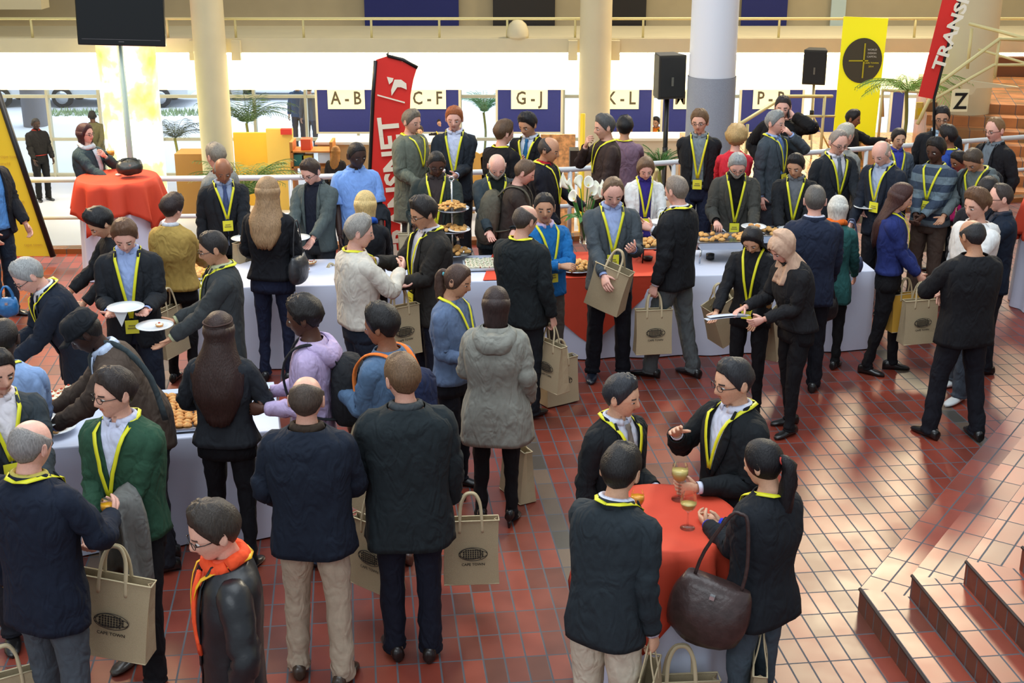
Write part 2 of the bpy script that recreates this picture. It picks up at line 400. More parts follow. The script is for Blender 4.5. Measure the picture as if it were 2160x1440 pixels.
    def shell(hz, extra, openf, n=34, topz=1.505, wr=1.0, zneck=None):
        zz = [hz, hz+.03]; z = hz+.03
        while z < 1.38: z += .05; zz.append(min(z, 1.38))
        zz += [1.41, 1.44, 1.465, 1.485, topz]
        rg = []
        for z in zz:
            zi = max(z, ZS[0]); fl = 1+.25*max(0, .86-z)
            ex_ = extra*(1-.7*sm(1.42, 1.5, z)); W = (interp(zi, ZS, Ws)*b+ex_)*fl; D = (interp(zi, ZS, Ds)*(b if z < 1.3 else 1+(b-1)*.5)+ex_)*fl; C = interp(zi, ZS, CY)
            gx = openf(z) if openf else 0
            if openf: g = asin(min(.98, max(.0008, gx/W)**(NZ/2))) if NZ else 0
            row = []
            for j in range(n+(1 if openf else 0)):
                ph = -pi/2+g+(2*pi-2*g)*j/n if openf else -pi/2+2*pi*j/n
                c, s_ = cos(ph), sin(ph)
                x_ = W*math.copysign(abs(c)**(2/NZ), c); y_ = C+D*math.copysign(abs(s_)**(2/NZ), s_)
                wv = wr*bumps*sm(1.49, 1.36, z)
                k = 1+wv*(.045*noise.noise(V((x_*9, y_*9, z*7))+ns)+.030*noise.noise(V((x_*22, y_*22, z*20))+ns)+.05*sm(1.0, .7, z)*sin(ph*5+ns.x))
                row.append(S(bend(V((x_*k, C+(y_-C)*k, z)))))
            rg.append(row)
        return rg
    inner = cloth(shirt) if shirt else None
    if opened:
        if shirt:
            q = MB(); q.grid(shell(max(.90, hemz+.02), .0, None, 28, 1.50), True, True, False, flip=False)
            q.build('shirt', inner, root, solid=0)
        topx = .066 if fem else .078
        if kind == 'vneck': of = lambda z: interp(z, [1.2, 1.24, 1.42, 1.51], [.0004, .002, .052, topx])
        elif vbz: of = lambda z: interp(z, [hemz, hemz+.08, vbz-.03, vbz, 1.42, 1.51], [.045, .012, .002, .003, .070, topx])
        else: of = lambda z: interp(z, [hemz, .95, 1.2, 1.42, 1.51], [.085, .065, .062, .070, topx])
    tm = cloth(tc, stripes=stripes) if stripes else (mat(tc, rough=.38, key='lea', bump=.4, bscale=14, var=.2) if len(top) > 2 and top[2] == 'leather' else cloth(tc))
    T_ = MB(); T_.grid(shell(hemz, xp, of if opened else None, 34, 1.502), not opened, False, False)
    nm = {'suit': 'jacket', 'cardi': 'cardigan', 'vneck': 'sweater'}.get(kind, kind)
    T_.build(nm, tm, root, solid=.007*s)
    # sleeves
    for side in 'LR':
        Sh, El, T, sx = arms[side]; bw = (.9 if fem else 1)*(1+(b-1)*.5)
        k0 = xp*.7
        if sleeve:
            E2 = T-(T-El).normalized()*.012
            pts = [(*(Sh+V((-.065*sx, .004, -.028))), .056), (*(Sh+V((-.014*sx, 0, -.016))), .066+k0), (*(Sh+(El-Sh)*.3), .062+k0), (*(Sh+(El-Sh)*.7), .056+k0), (*El, .052+k0), (*(El+(T-El)*.5), .047+k0), (*E2, .036+k0)]
        else: pts = [(*(Sh+V((-.075*sx, .004, .0))), .060), (*(Sh+V((-.020*sx, 0, -.006))), .069), (*(Sh+(El-Sh)*.4), .066), (*(Sh+(El-Sh)*.85), .066)]
        pp = cat(pts, 4); q = MB(); rg = q.tube([S(V(p[:3])) for p in pp], [p[3]*s*bw for p in pp], 14, cap=False)
        cen = [S(V(p[:3])) for p in pp]; nn = len(rg)
        for i in range(nn):
            am = bumps*s*(.011 if 8 < i < nn-1 else .005)
            bend_am = math.exp(-((i/nn-.66)**2)/.02)
            for j in range(14):
                vv = q.v[i*14+j]; dv = (vv-cen[i]).normalized()
                q.v[i*14+j] = vv+dv*(am*noise.noise(vv*16+ns)+am*.7*(1+bend_am)*sin(i*1.9+noise.noise(vv*8+ns)*5+ns.y)*.5)
        q.build('sleeve', tm, root, solid=.005*s)
        if cuffs or (kind == 'suit' and shirt):
            F = (T-El).normalized(); c = MB(); c.tube([S(T-F*.03), S(T+F*.008)], [.034*s, .034*s], 12, cap=False); c.build('cuff', cloth(cuffs or shirt), root, solid=.003*s)
    # lapels and collar
    if opened and kind in ('suit', 'cardi', 'jacket', 'coat'):
        q = MB()
        for sx in (1, -1):
            zt, zb_ = 1.505, (vbz or 1.05); rg = []
            for k in range(11):
                z = zb_+(zt-zb_)*k/10; wd = .055*sin(pi*min(.96, .12+.8*k/10))*(1.25 if k < 8 else .9)
                if kind in ('jacket', 'cardi') : wd *= .6
                g0 = of(z); rg.append([S(bend(surf((g0+wd*f-.004)*sx, z, .004+.010*sin(pi*min(f, .8))))) for f in (0, .33, .66, 1)])
            q.grid(rg, False, flip=(sx < 0))
        # collar round the back of the neck
        rg = []
        for (zz, ex) in ((1.478, .020), (1.512, .010), (1.524, .004)):
            row = []
            for j in range(15):
                ph = -.35+(pi+.7)*j/14; W, D, C = interp(1.5, ZS, Ws)+ex, interp(1.5, ZS, Ds)+ex, .014
                row.append(S(bend(V((W*cos(ph), C+D*sin(ph), zz-(.03*max(0, -sin(ph)))-.0)))))
            rg.append(row)
        q.grid(rg, False); q.build('lapel', cloth(collar) if collar else tm, root, solid=.006*s)
    if shirt and kind not in ('sweater',) or collar:
        q = MB(); cc = collar if (collar and not opened) else shirt
        rg = []
        for (zz, ex) in ((1.492, -.004), (1.53, -.006), (1.522, .006), (1.496, .014)):
            rg.append([S(bend(V(((interp(1.51, ZS, Ws)+ex)*cos(ph), .012+(interp(1.51, ZS, Ds)+ex)*sin(ph), zz-(.018*max(0, -sin(ph))))))) for ph in [-pi/2+.22+(2*pi-.44)*j/18 for j in range(19)]])
        q.grid(rg, False); q.build('collar', cloth(cc), root, solid=.003*s)
    if tie:
        q = MB(); rg = []
        for (z, wd) in ((1.485, .018), (1.462, .021), (1.45, .013), (1.3, .030), (1.12, .042), (1.08, .01)):
            rg.append([S(bend(surf(x_, z, -xp+.010+.006*(1-abs(x_)/.05)))) for x_ in (-wd, 0, wd)])
        q.grid(rg, False); q.build('tie', cloth(tie), root, solid=.004*s)
    if scarf:
        q = MB(); c = bend(V((0, .0, 1.50)), 1)
        q.tube([S(c+V((.082*cos(t), .078*sin(t)+.004, .018*sin(t)+.01*sin(3*t)))) for t in [2*pi*j/20 for j in range(21)]], [.030*s]*21, 8)
        q.tube([S(bend(surf(.02+.01*k, 1.46-.07*k, .02-.003*k))) for k in range(6)], [(.012*s, .035*s)]*6, 8, up=(0, 1, 0))
        q.build('scarf', cloth(scarf), root)
    # lanyard + badge
    if lan:
        q = MB(); wd = .0105
        zb = lan if lan > 1 else 1.17
        for sx in (1, -1):
            ko = .020 if (opened or collar) else .006; ctr = [V((0, .092+ko, 1.50+ko*.5)), V((.058*sx, .080+ko, 1.508+ko*.5)), V((.092*sx, .035, 1.508+ko*.4)), V((.088*sx, -.025, 1.494+ko*.2))]
            ctr = [bend(V((c.x*(.9 if fem else 1), c.y, c.z)), 1) for c in ctr]
            for k in range(8):
                z = 1.455-(1.455-zb)*k/7; x_ = (.082-(.078)*(k/7)**.9)*sx*(.85 if fem else 1); ctr.append(bend(surf(x_, z, .017+(.009*sm(6, 0, k) if opened else 0))))
            rg = []
            for i, c in enumerate(ctr):
                t = (ctr[min(i+1, len(ctr)-1)]-ctr[max(i-1, 0)]).normalized()
                out = V((0, 0, 1)) if i < 1 else (c-V((0, .01, c.z-(.12 if i < 4 else 0)))).normalized()
                if i >= 4: out = bend(V((0, -1, .15)), 0)
                wv = t.cross(out).normalized()*wd
                rg.append([S(c-wv), S(c+wv)])
            q.grid(rg, False)
        ly = q.build('lanyard', mat(lanc, rough=.45, key='lan'), root, solid=.0025*s)
        if badge:
            c = bend(surf(0, zb-.06, .022)); q = MB()
            tl = MX.Translation(S(c)) @ MX.Rotation(Lr*.5-.08, 4, 'X')
            q.box(-.048*s, -.003, -.055*s, .048*s, .003, .045*s, tl); bd = q.build('badge', mat((232, 226, 60), rough=.35, key='bd'), ly, smooth=False)
            q = MB(); q.box(-.032*s, -.0045, -.02*s, .03*s, -.003, -.008*s, tl); q.box(-.025*s, -.0045, .0, .024*s, -.003, .010*s, tl)
            q.build('badge_print', mat((150, 140, 60), rough=.6), bd, smooth=False)
    # trousers / skirt
    if legs is not None:
        q = MB(); lm = cloth(legs)
        rg = []
        for zz in (1.03, .98, .93, .88, .84, .80):
            W, D = interp(zz, ZS, Ws)*(b*.5+.5)-.004, interp(zz, ZS, Ds)*(b*.5+.5)-.004
            if zz < .9: D *= 1-(.9-zz)*.8
            rg.append([S(V((W*cos(t), D*sin(t), zz))) for t in [2*pi*j/20 for j in range(20)]])
        q.grid(rg, True, True, True, flip=True)
        lr = .86 if fem else 1
        for hipp, kn, an, sx in feet:
            mid = V((0, 0, 0))
            pts = [(*(hipp+V((0, .004, .0))), .096*lr), (*((hipp+kn)/2+V((0, -.004, 0))), .089*lr), (*(kn+V((0, 0, .02))), .072*lr), (*((kn+an)/2), .066*lr*(1 if not fem else .85)), (*(an+V((0, .004, .03))), .062*(lr if not fem else .72)), (*(an+V((0, -.004, -.035))), .064*(lr if not fem else .72))]
            pp = cat(pts, 5); o0 = len(q.v)
            q.tube([S(V(p[:3])) for p in pp], [(p[3]*s, p[3]*1.06*s) for p in pp], 14, up=(1, 0, 0))
            for i in range(len(pp)):
                c = S(V(pp[i][:3])); kb = (.005 if i < 14 else .009)*s*bumps
                for j in range(14):
                    vv = q.v[o0+i*14+j]; dv = (vv-c).normalized()
                    q.v[o0+i*14+j] = vv+dv*(kb*noise.noise(vv*14+ns)*1.1+kb*.5*sin(i*1.7+ns.x+noise.noise(vv*7)*4))
        q.build('trousers' if not tights else 'tights', lm, root)
        if belt:
            q = MB(); q.grid([[S(V((W_*cos(t), D_*sin(t), zz))) for t in [2*pi*j/20 for j in range(20)]] for zz, W_, D_ in ((.985, .176*b, .124*b), (1.02, .176*b, .124*b))], True, False, False)
            q.build('belt', mat(belt, rough=.5), root)
    # shoes
    shm = mat(shoes, rough=.3, key='shoe', coat=.2); k = .88 if fem else 1
    for hipp, kn, an, sx in feet:
        q = MB(); to = R(12*sx+turn*0); M = MX.Translation(V((an.x, an.y, 0))) @ MX.Rotation(to, 4, 'Z')
        prof = [(.085, .012, .05), (.080, .034, .075), (.045, .038, .092), (.0, .040, .088), (-.05, .044, .062), (-.10, .048, .048), (-.15, .044, .040), (-.185, .028, .028), (-.195, .008, .018)]
        hz = .05 if heel else 0
        rg = []
        for y_, wd, hh in prof:
            lift = hz*sm(-.08, .05, y_)
            rg.append([S(M @ V((wd*k*cos(t), y_*k+.01, max(0, (hh*.5+hh*.5*sin(t)))+lift+(.004 if sin(t) > -.9 else 0)))) for t in [2*pi*j/12 for j in range(12)]])
        q.grid(rg, True, True, True)
        if heel: q.tube([S(M @ V((0, .065, .06))), S(M @ V((0, .07, .0)))], [.016, .008], 8)
        so = q.build('shoe', shm, root)
    # hair
    st_, hcol = hair[0], hair[1]
    th = TH[st_]
    th = {'bald': .007, 'fringe': .011}.get(st_, th)
    if len(hair) > 2: th = hair[2]
    if st_ not in ('none', 'hijab', 'cap'):
        q = MB(); hrw = hair_rows('curly' if st_ == 'afro' else ('short' if st_ == 'buzz' else st_), th)
        if hi > 0 and st_ in ('short', 'curly', 'afro', 'recede'):
            for i, r_ in enumerate(hrw):
                for j, p in enumerate(r_):
                    p *= 1+(.018 if st_ == 'short' else .03)*noise.noise(p*75+ns)*sm(12, 8, i)
        base = [[S(HM @ (p*HS)) for p in r_] for r_ in hrw]
        q.grid(base, True, st_ not in ('bald', 'fringe'), False, flip=True)
        # inner return so the hairline has thickness
        if st_ in ('long', 'bob', 'curly') or st_ == 'pony' or st_ == 'bun':
            pass
        if st_ in ('long', 'bob'):
            ln = {'long': .34, 'bob': .13}[st_] if len(hair) < 4 else hair[3]
            HMs = 1; wf = hair[4] if len(hair) > 4 else 1.0
            idx = [j for j in range(NA) if 62 < (lambda A: 360-A if A > 180 else A)(abs(math.degrees(AZ[j]))) ]
            rg = [];
            for k in range(13):
                t = k/12; row = []
                for j in idx:
                    az = AZ[j]; p0 = hrw[-1][j]; d = hdir(az, 0)
                    el = R(20)
                    if k < 3:
                        e2 = R(25-22*k); p = hdir(az, e2)*(headR(az, e2)+th+.003)
                        p = HM @ (p*HS)
                    elif st_ == 'long':
                        tt = (k-2)/10; e2 = R(-19); ph = HM @ ((d*(headR(az, e2)+th+.004)+V((0, 0, -.04)))*HS); f = sm(0, .38, tt)
                        sg = -1+2*idx.index(j)/(len(idx)-1)       # from one ear round the back to the other
                        wn = interp(tt, [0, .35, .75, 1], [.085, .128*wf, .118*wf, .074*wf])*(1+.05*noise.noise(V((j*.9, k*.3, 3))+ns))
                        xb = -wn*sg*(1-.12*sg*sg); zz = 1.56-ln*tt*(1-.12*abs(sg)**3)+.02*noise.noise(V((j*1.7, 7, 3))+ns)*(tt > .8)
                        sf = surf(max(-.16, min(.16, xb)), min(zz, 1.44), .034+.012*noise.noise(V((j*.8, k*.5, 9))+ns), True)
                        yb = sf.y*(1-.30*sm(1.40, 1.52, zz))-(.05*abs(sg)**4)
                        pb = bend(V((xb, max(yb, .10-.06*abs(sg)), zz))); p = ph*(1-f)+pb*f
                    else:
                        tt = (k-2)/10; e2 = R(-19); p = HM @ ((hdir(az, e2)*(headR(az, e2)+th))*HS)
                        bk = max(0, d.y)
                        wv = 1+.06*noise.noise(V((j*.9, k*.22, 3))+ns)
                        if st_ == 'long':
                            spread = sm(0, .4, tt)*(.10 if True else 0)
                            nar = 1-.35*sm(.55, 1, tt)
                            p = V((p.x*(1+spread*.5)*nar*wv, p.y+(bend(V((0, 0, p.z-ln*tt))).y-bend(p*1).y if lean else 0)+sm(0, .6, tt)*(.062 if d.y > -.2 else -.045)+.015*noise.noise(V((j*1.3, k*.3, 1))+ns), p.z-ln*tt*(1 if d.y > 0 else .75)))
                        else:
                            p = V((p.x*(1-.14*tt)*wv, p.y*(1-.05*tt) if not lean else p.y, p.z-ln*tt*(.8+.2*(d.y > 0))))
                    row.append(S(p))
                rg.append(row)
            q.grid(rg, False, flip=True)
            q.build('hair', hairm(hcol), root, solid=.014*s)
        else:
            if st_ in ('pony', 'bun'):
                A0 = HM @ (V((0, .10, .028))*HS); back = (HM.to_3x3() @ V((0, 1, 0)))
                if st_ == 'bun': q.tube([S(A0+back*t) for t in (-.02, .0, .03, .045)], [.02*s, .042*s, .038*s, .01*s], 10)
                else:
                    ln = hair[3] if len(hair) > 3 else .26
                    pts = [(*(A0-back*.02), .016), (*(A0+back*.025+V((0, 0, .005))), .024), (*(A0+back*.055-V((0, 0, .05))), .036), (*(A0+back*.045-V((0, 0, ln*.55))), .042), (*(A0+back*.03-V((0, 0, ln*.85))), .034), (*(A0+back*.02-V((0, 0, ln))), .010)]
                    pp = cat(pts, 4); o0 = len(q.v); q.tube([S(V(p[:3])) for p in pp], [p[3]*s for p in pp], 12)
                    for i in range(o0, len(q.v)):
                        vv = q.v[i]; q.v[i] = vv+V((noise.noise(vv*40+ns), noise.noise(vv*40), 0))*.012
            ho = q.build('hair', hairm(hcol), root, solid=.004*s)
            if st_ == 'pony':
                q = MB(); A1 = A0+back*.012; q.tube([S(A1-back*.008), S(A1+back*.008)], [.024*s, .024*s], 10); q.build('hair_tie', mat(headband or (200, 70, 60)), root)
    if st_ == 'long' and headband:
        q = MB(); q.tube([S(HM @ (hdir(R(t), R(52-(abs(t)/180)*22))*(headR(R(t), R(40))+th+.004)*HS)) for t in range(-180, 181, 12)], [.006*s]*31, 6); q.build('headband', mat(headband), root)
    if st_ == 'hijab':
        q = MB(); rg = []
        for k in range(20):
            t = k/19; row = []
            for j, az in enumerate(AZ):
                A = (lambda A: 360-A if A > 180 else A)(abs(math.degrees(az)))
                if k < 11:
                    front = 50-128*max(0, 0) if A < 1 else 50
                    hl = interp(A, [0, 25, 45, 60, 180], [40, 32, 5, -35, -50]); e2 = 89+(hl-89)*k/10
                    p = hdir(az, R(e2))*(headR(az, R(e2))+.022+.006*noise.noise(hdir(az, R(e2))*7+ns)+(.03*sm(-20, 40, e2) if A > 100 else 0)); p = HM @ (p*HS)
                else:
                    tt = (k-10)/9; hl = interp(A, [0, 25, 45, 60, 180], [-64, -60, -50, -42, -50])
                    e2 = R(interp(tt, [0, .2, 1], [interp(A, [0, 25, 45, 60, 180], [40, 32, 5, -35, -50]), hl, hl]))
                    pa = HM @ (hdir(az, e2)*(headR(az, e2)+.03)*HS)
                    W, D = .115+.05*tt, .10+.05*tt; pb = bend(V((sin(az)*W, .01-cos(az)*D, 1.50-.16*tt)), 1)
                    f = sm(.15, .6, tt); p = pa*(1-f)+pb*f; p += (p-bend(V((0, 0, p.z)))).normalized()*.012*sin(j*.9+k*.6)*f
                row.append(S(p))
            if k == 11: pass
            rg.append(row)
        faces0 = len(q.f); q.grid(rg, True, True, False, flip=True)
        # leave the face free
        keep = []; 
        for fi, f in enumerate(q.f):
            if fi < 19*NA:
                i, j = divmod(fi, NA); A = (lambda A: 360-A if A > 180 else A)(abs(math.degrees(AZ[j])))
                if 10 <= i <= 11 and A < 52: continue
            keep.append(f)
        q.f = keep; q.mi = [0]*len(keep); q.build('headscarf', cloth(hcol), root, solid=.004*s)
    if st_ == 'cap':
        q = MB(); rg = []
        for k in range(9):
            rg.append([S(HM @ (hdir(az, R(89-k*9.2))*(headR(az, R(89-k*9.2))+.022+(.012 if 2 < k < 6 else 0))*HS)) for az in AZ])
        q.grid(rg, True, True, False, flip=True)
        rg = []
        for k in range(5):
            rg.append([S(HM @ (V((.078*x_*(1-.12*k/4), -.088-.085*(k/4)*(1-.30*x_*x_)+.030*x_*x_, .042-.018*k/4-.012*x_*x_))*HS)) for x_ in (-1, -.66, -.33, 0, .33, .66, 1)])
        q.grid(rg, False); q.build('cap', cloth(hcol), root, solid=.005*s)
        q = MB(); q.box(-.014*s, -.002, -.014*s, .014*s, .003, .014*s, MX.Translation(S(HM @ (V((-.055, -.098, .078))*HS))) @ MX.Rotation(R(-30), 4, 'Z')); q.build('cap_badge', mat((240, 90, 20)), root)
        q = MB(); hrw = hair_rows('fringe', .004); q.grid([[S(HM @ (p*HS)) for p in r_] for r_ in hrw], True, False, False, flip=True); q.build('hair', hairm((30, 26, 26)), root)
    if beard:
        q = MB(); rg = []
        for k in range(7):
            row = []
            for j in range(17):
                A = -75+150*j/16; e0 = interp(abs(A), [0, 14, 22, 60, 75], [-37, -37, -22, -13, -4]); e1 = -68
                E = R(e0+(e1-e0)*k/6); row.append(S(HM @ (hdir(R(A), E)*(headR(R(A), E)+(.004 if k in (0, 6) or j in (0, 16) else .011))*HS)))
            rg.append(row)
        q.grid(rg, False, flip=True)
        q.grid([[S(HM @ (hdir(R(A), R(E))*(headR(R(A), R(E))+.006)*HS)) for A in (-18, -12, -6, 0, 6, 12, 18)] for E in (-24, -28)], False, flip=True)
        q.build('beard', hairm(beard), root, solid=.003*s)
    if glasses:
        q = MB()
        for sx in (1, -1):
            c = V((.0335*sx, -.101, .002)); q.tube([S(HM @ ((c+V((.024*cos(t), .006*abs(cos(t))*(1 if cos(t)*sx > 0 else 0), .016*sin(t))))*HS)) for t in [2*pi*j/12 for j in range(13)]], [.0018*s]*13, 5, cap=False)
            q.tube([S(HM @ (p*HS)) for p in (V((.057*sx, -.096, .005)), V((.076*sx, -.06, .006)), V((.080*sx, .004, .004)))], [.0022*s]*3, 5)
        q.tube([S(HM @ (p*HS)) for p in (V((-.01, -.108, .004)), V((0, -.112, .006)), V((.01, -.108, .004)))], [.0018*s]*3, 5)
        q.build('glasses', mat((26, 24, 26), rough=.3), root)
    if hood:
        q = MB(); rg = []
        for (k, rr, zz, yy) in ((0, .10, 1.50, .04), (1, .135, 1.485, .06), (2, .15, 1.44, .075), (3, .135, 1.39, .085), (4, .10, 1.36, .08)):
            rg.append([S(bend(V((rr*cos(t), yy+rr*.75*sin(t), zz-.03*max(0, sin(t))+.006*sin(5*t))), 1)) for t in [-.5+(pi+1.0)*j/20 for j in range(21)]])
        q.grid(rg, False); q.build('hood', tm, root, solid=.008*s)
    P.arms = arms; P.surf = surf; P.bend = bend; P.hemz = hemz; P.HM = HM; P.xp = xp
    if key: PERSONS[key] = P
    return P
def wpos(P, p):
    """world position of a point given in the person's own unscaled frame"""
    return P.loc+(MX.Rotation(P.a, 4, 'Z') @ (V(p)*P.s))
def hpos(P, side): return P.loc+(MX.Rotation(P.a, 4, 'Z') @ P.hand[side][0])
# ------------------------------------------------------------ the setting
def tile_mat(name, ang, base, warm=0.0, rough=.22, w=.25, h=.122, bands=()):
    m = bpy.data.materials.new(name); m.use_nodes = True; nt = m.node_tree; N, L = nt.nodes, nt.links; b = N['Principled BSDF']
    tc = N.new('ShaderNodeTexCoord'); mp = N.new('ShaderNodeMapping'); mp.inputs['Rotation'].default_value = (0, 0, -ang)
    L.new(tc.outputs['Object'], mp.inputs['Vector'])
    bt = N.new('ShaderNodeTexBrick'); bt.offset = 0; bt.squash = 1; bt.inputs['Scale'].default_value = 1
    bt.inputs['Brick Width'].default_value = w; bt.inputs['Row Height'].default_value = h
    bt.inputs['Mortar Size'].default_value = .0055; bt.inputs['Mortar Smooth'].default_value = .1
    bt.inputs['Color1'].default_value = (0, 0, 0, 1); bt.inputs['Color2'].default_value = (1, 1, 1, 1); bt.inputs['Mortar'].default_value = (.5, .5, .5, 1)
    L.new(mp.outputs[0], bt.inputs['Vector'])
    r = N.new('ShaderNodeValToRGB'); e = r.color_ramp.elements
    e[0].position = 0; e[0].color = (*lin([c*.88 for c in base]), 1); e[1].position = 1; e[1].color = (*lin((min(255, base[0]*1.06), base[1]*1.10, base[2]*1.10)), 1)
    k = e.new(.5); k.color = (*lin(base), 1); k = e.new(.06); k.color = (*lin((base[0]*.74, base[1]*.88, base[2]*.92)), 1)
    L.new(bt.outputs['Color'], r.inputs['Fac'])
    n = N.new('ShaderNodeTexNoise'); n.inputs['Scale'].default_value = 3.5; n.inputs['Detail'].default_value = 6; L.new(tc.outputs['Object'], n.inputs['Vector'])
    mx = N.new('ShaderNodeMix'); mx.data_type = 'RGBA'; mx.blend_type = 'MULTIPLY'; mx.inputs[0].default_value = .55
    r2 = N.new('ShaderNodeValToRGB'); r2.color_ramp.elements[0].position = .3; r2.color_ramp.elements[0].color = (.62, .60, .60, 1); r2.color_ramp.elements[1].position = .65; r2.color_ramp.elements[1].color = (1.15, 1.15, 1.15, 1)
    L.new(n.outputs['Fac'], r2.inputs['Fac']); L.new(r.outputs['Color'], mx.inputs[6]); L.new(r2.outputs['Color'], mx.inputs[7])
    col = mx.outputs[2]
    if bands:
        sp = N.new('ShaderNodeSeparateXYZ'); L.new(mp.outputs[0], sp.inputs[0])
        for (c, period) in bands:      # single courses of grey-brown tiles
            a1 = N.new('ShaderNodeMath'); a1.operation = 'SUBTRACT'; L.new(sp.outputs['Y'], a1.inputs[0]); a1.inputs[1].default_value = c
            a3 = N.new('ShaderNodeMath'); a3.operation = 'ABSOLUTE'; L.new(a1.outputs[0], a3.inputs[0])
            a4 = N.new('ShaderNodeMath'); a4.operation = 'LESS_THAN'; L.new(a3.outputs[0], a4.inputs[0]); a4.inputs[1].default_value = h/2
            m2 = N.new('ShaderNodeMix'); m2.data_type = 'RGBA'; L.new(a4.outputs[0], m2.inputs[0]); L.new(col, m2.inputs[6]); 
            rr = N.new('ShaderNodeValToRGB'); rr.color_ramp.elements[0].color = (*lin((70, 66, 60)), 1); rr.color_ramp.elements[1].color = (*lin((118, 96, 78)), 1)
            L.new(bt.outputs['Color'], rr.inputs['Fac']); L.new(rr.outputs['Color'], m2.inputs[7]); col = m2.outputs[2]
    m3 = N.new('ShaderNodeMix'); m3.data_type = 'RGBA'; L.new(bt.outputs['Fac'], m3.inputs[0]); L.new(col, m3.inputs[6]); m3.inputs[7].default_value = (*lin((84, 86, 92)), 1)
    L.new(m3.outputs[2], b.inputs['Base Color'])
    rn = N.new('ShaderNodeMapRange'); rn.inputs[1].default_value = .3; rn.inputs[2].default_value = .7; rn.inputs[3].default_value = rough*.93; rn.inputs[4].default_value = rough*1.12
    L.new(n.outputs['Fac'], rn.inputs[0]); rm = N.new('ShaderNodeMix'); L.new(bt.outputs['Fac'], rm.inputs[0]); L.new(rn.outputs[0], rm.inputs[2]); rm.inputs[3].default_value = .95; L.new(rm.outputs[0], b.inputs['Roughness'])
    bp = N.new('ShaderNodeBump'); bp.inputs['Strength'].default_value = .25; bp.inputs['Distance'].default_value = .004; bp.invert = True
    L.new(bt.outputs['Fac'], bp.inputs['Height']); L.new(bp.outputs[0], b.inputs['Normal'])
    b.inputs['Specular IOR Level'].default_value = .6
    return m
TA = R(-83.2)
def acr(x, y): return -x*sin(TA)+y*cos(TA)
bands = [((int(math.floor(acr(*at(u, v).xy)/.122))+.5)*.122, 0) for u, v in ((1130, 1010), (2010, 880), (195, 1240))]
FLOOR = tile_mat('floor_tiles', TA, (132, 55, 40), bands=bands, rough=.40)
EDGE = [(-13, 14.9), (-6, 15.2), (-2.6, 15.35), (.7, 15.8), (4.6, 17.1), (13, 19.9)]
q = MB(); q.poly([(x, y, 0) for x, y in [(-13, 2.0), (13, 2.0)]+EDGE[::-1]], .25, (0, 0, 1)); struct('floor', q, FLOOR)
q = MB()
for i in range(len(EDGE)-1):
    (x0, y0), (x1, y1) = EDGE[i], EDGE[i+1]; d = V((x1-x0, y1-y0, 0)); L_ = d.length; q.box(0, -.12, -.02, L_, .05, .06, MX.Translation((x0, y0, 0)) @ MX.Rotation(atan2(d.y, d.x), 4, 'Z'))
struct('trim_1', q, tile_mat('edge_tiles', 0, (150, 92, 48)))
LOW = -2.5
q = MB(); q.box(-16, 14.6, LOW-.2, 16, 31, LOW); struct('floor_lower_hall', q, mat((206, 208, 222), rough=.3, var=.05, bscale=.8))
q = MB(); q.poly([(3.3, 16.9, -.55), (13, 20.1, -.55), (13, 26, -.55), (3.3, 26, -.55)], 1.95, (0, 0, 1)); struct('floor_landing', q, tile_mat('landing_tiles', 0, (190, 118, 52)))
# steps rising towards the near right corner, with a mitred corner
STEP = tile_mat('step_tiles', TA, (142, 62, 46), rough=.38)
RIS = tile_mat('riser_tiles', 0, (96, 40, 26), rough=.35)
STEP2 = tile_mat('step_tiles_angled', R(55.7-90), (142, 62, 46), rough=.38, h=.30, w=.125)
da = V((cos(R(-83.2)), sin(R(-83.2)), 0)); db = V((cos(R(55.7)), sin(R(55.7)), 0))
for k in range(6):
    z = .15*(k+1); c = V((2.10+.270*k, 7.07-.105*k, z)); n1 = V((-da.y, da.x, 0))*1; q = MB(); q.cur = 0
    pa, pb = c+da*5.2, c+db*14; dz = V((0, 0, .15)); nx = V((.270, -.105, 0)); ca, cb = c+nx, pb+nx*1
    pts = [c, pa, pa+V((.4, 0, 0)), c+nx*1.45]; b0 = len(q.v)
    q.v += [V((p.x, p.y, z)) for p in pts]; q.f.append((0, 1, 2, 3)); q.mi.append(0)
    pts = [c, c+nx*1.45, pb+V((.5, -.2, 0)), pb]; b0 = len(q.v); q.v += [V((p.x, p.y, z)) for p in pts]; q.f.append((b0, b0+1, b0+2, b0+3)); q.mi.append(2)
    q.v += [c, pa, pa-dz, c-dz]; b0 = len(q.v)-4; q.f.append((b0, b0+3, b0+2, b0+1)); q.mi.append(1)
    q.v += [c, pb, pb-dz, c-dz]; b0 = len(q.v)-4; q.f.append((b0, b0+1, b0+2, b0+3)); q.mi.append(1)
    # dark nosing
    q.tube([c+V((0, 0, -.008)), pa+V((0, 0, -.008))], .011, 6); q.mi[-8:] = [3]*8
    q.f = q.f; tag(q.build('floor_step', [STEP, RIS, STEP2, mat((36, 22, 20), rough=.5)], None, smooth=False), kind='structure')
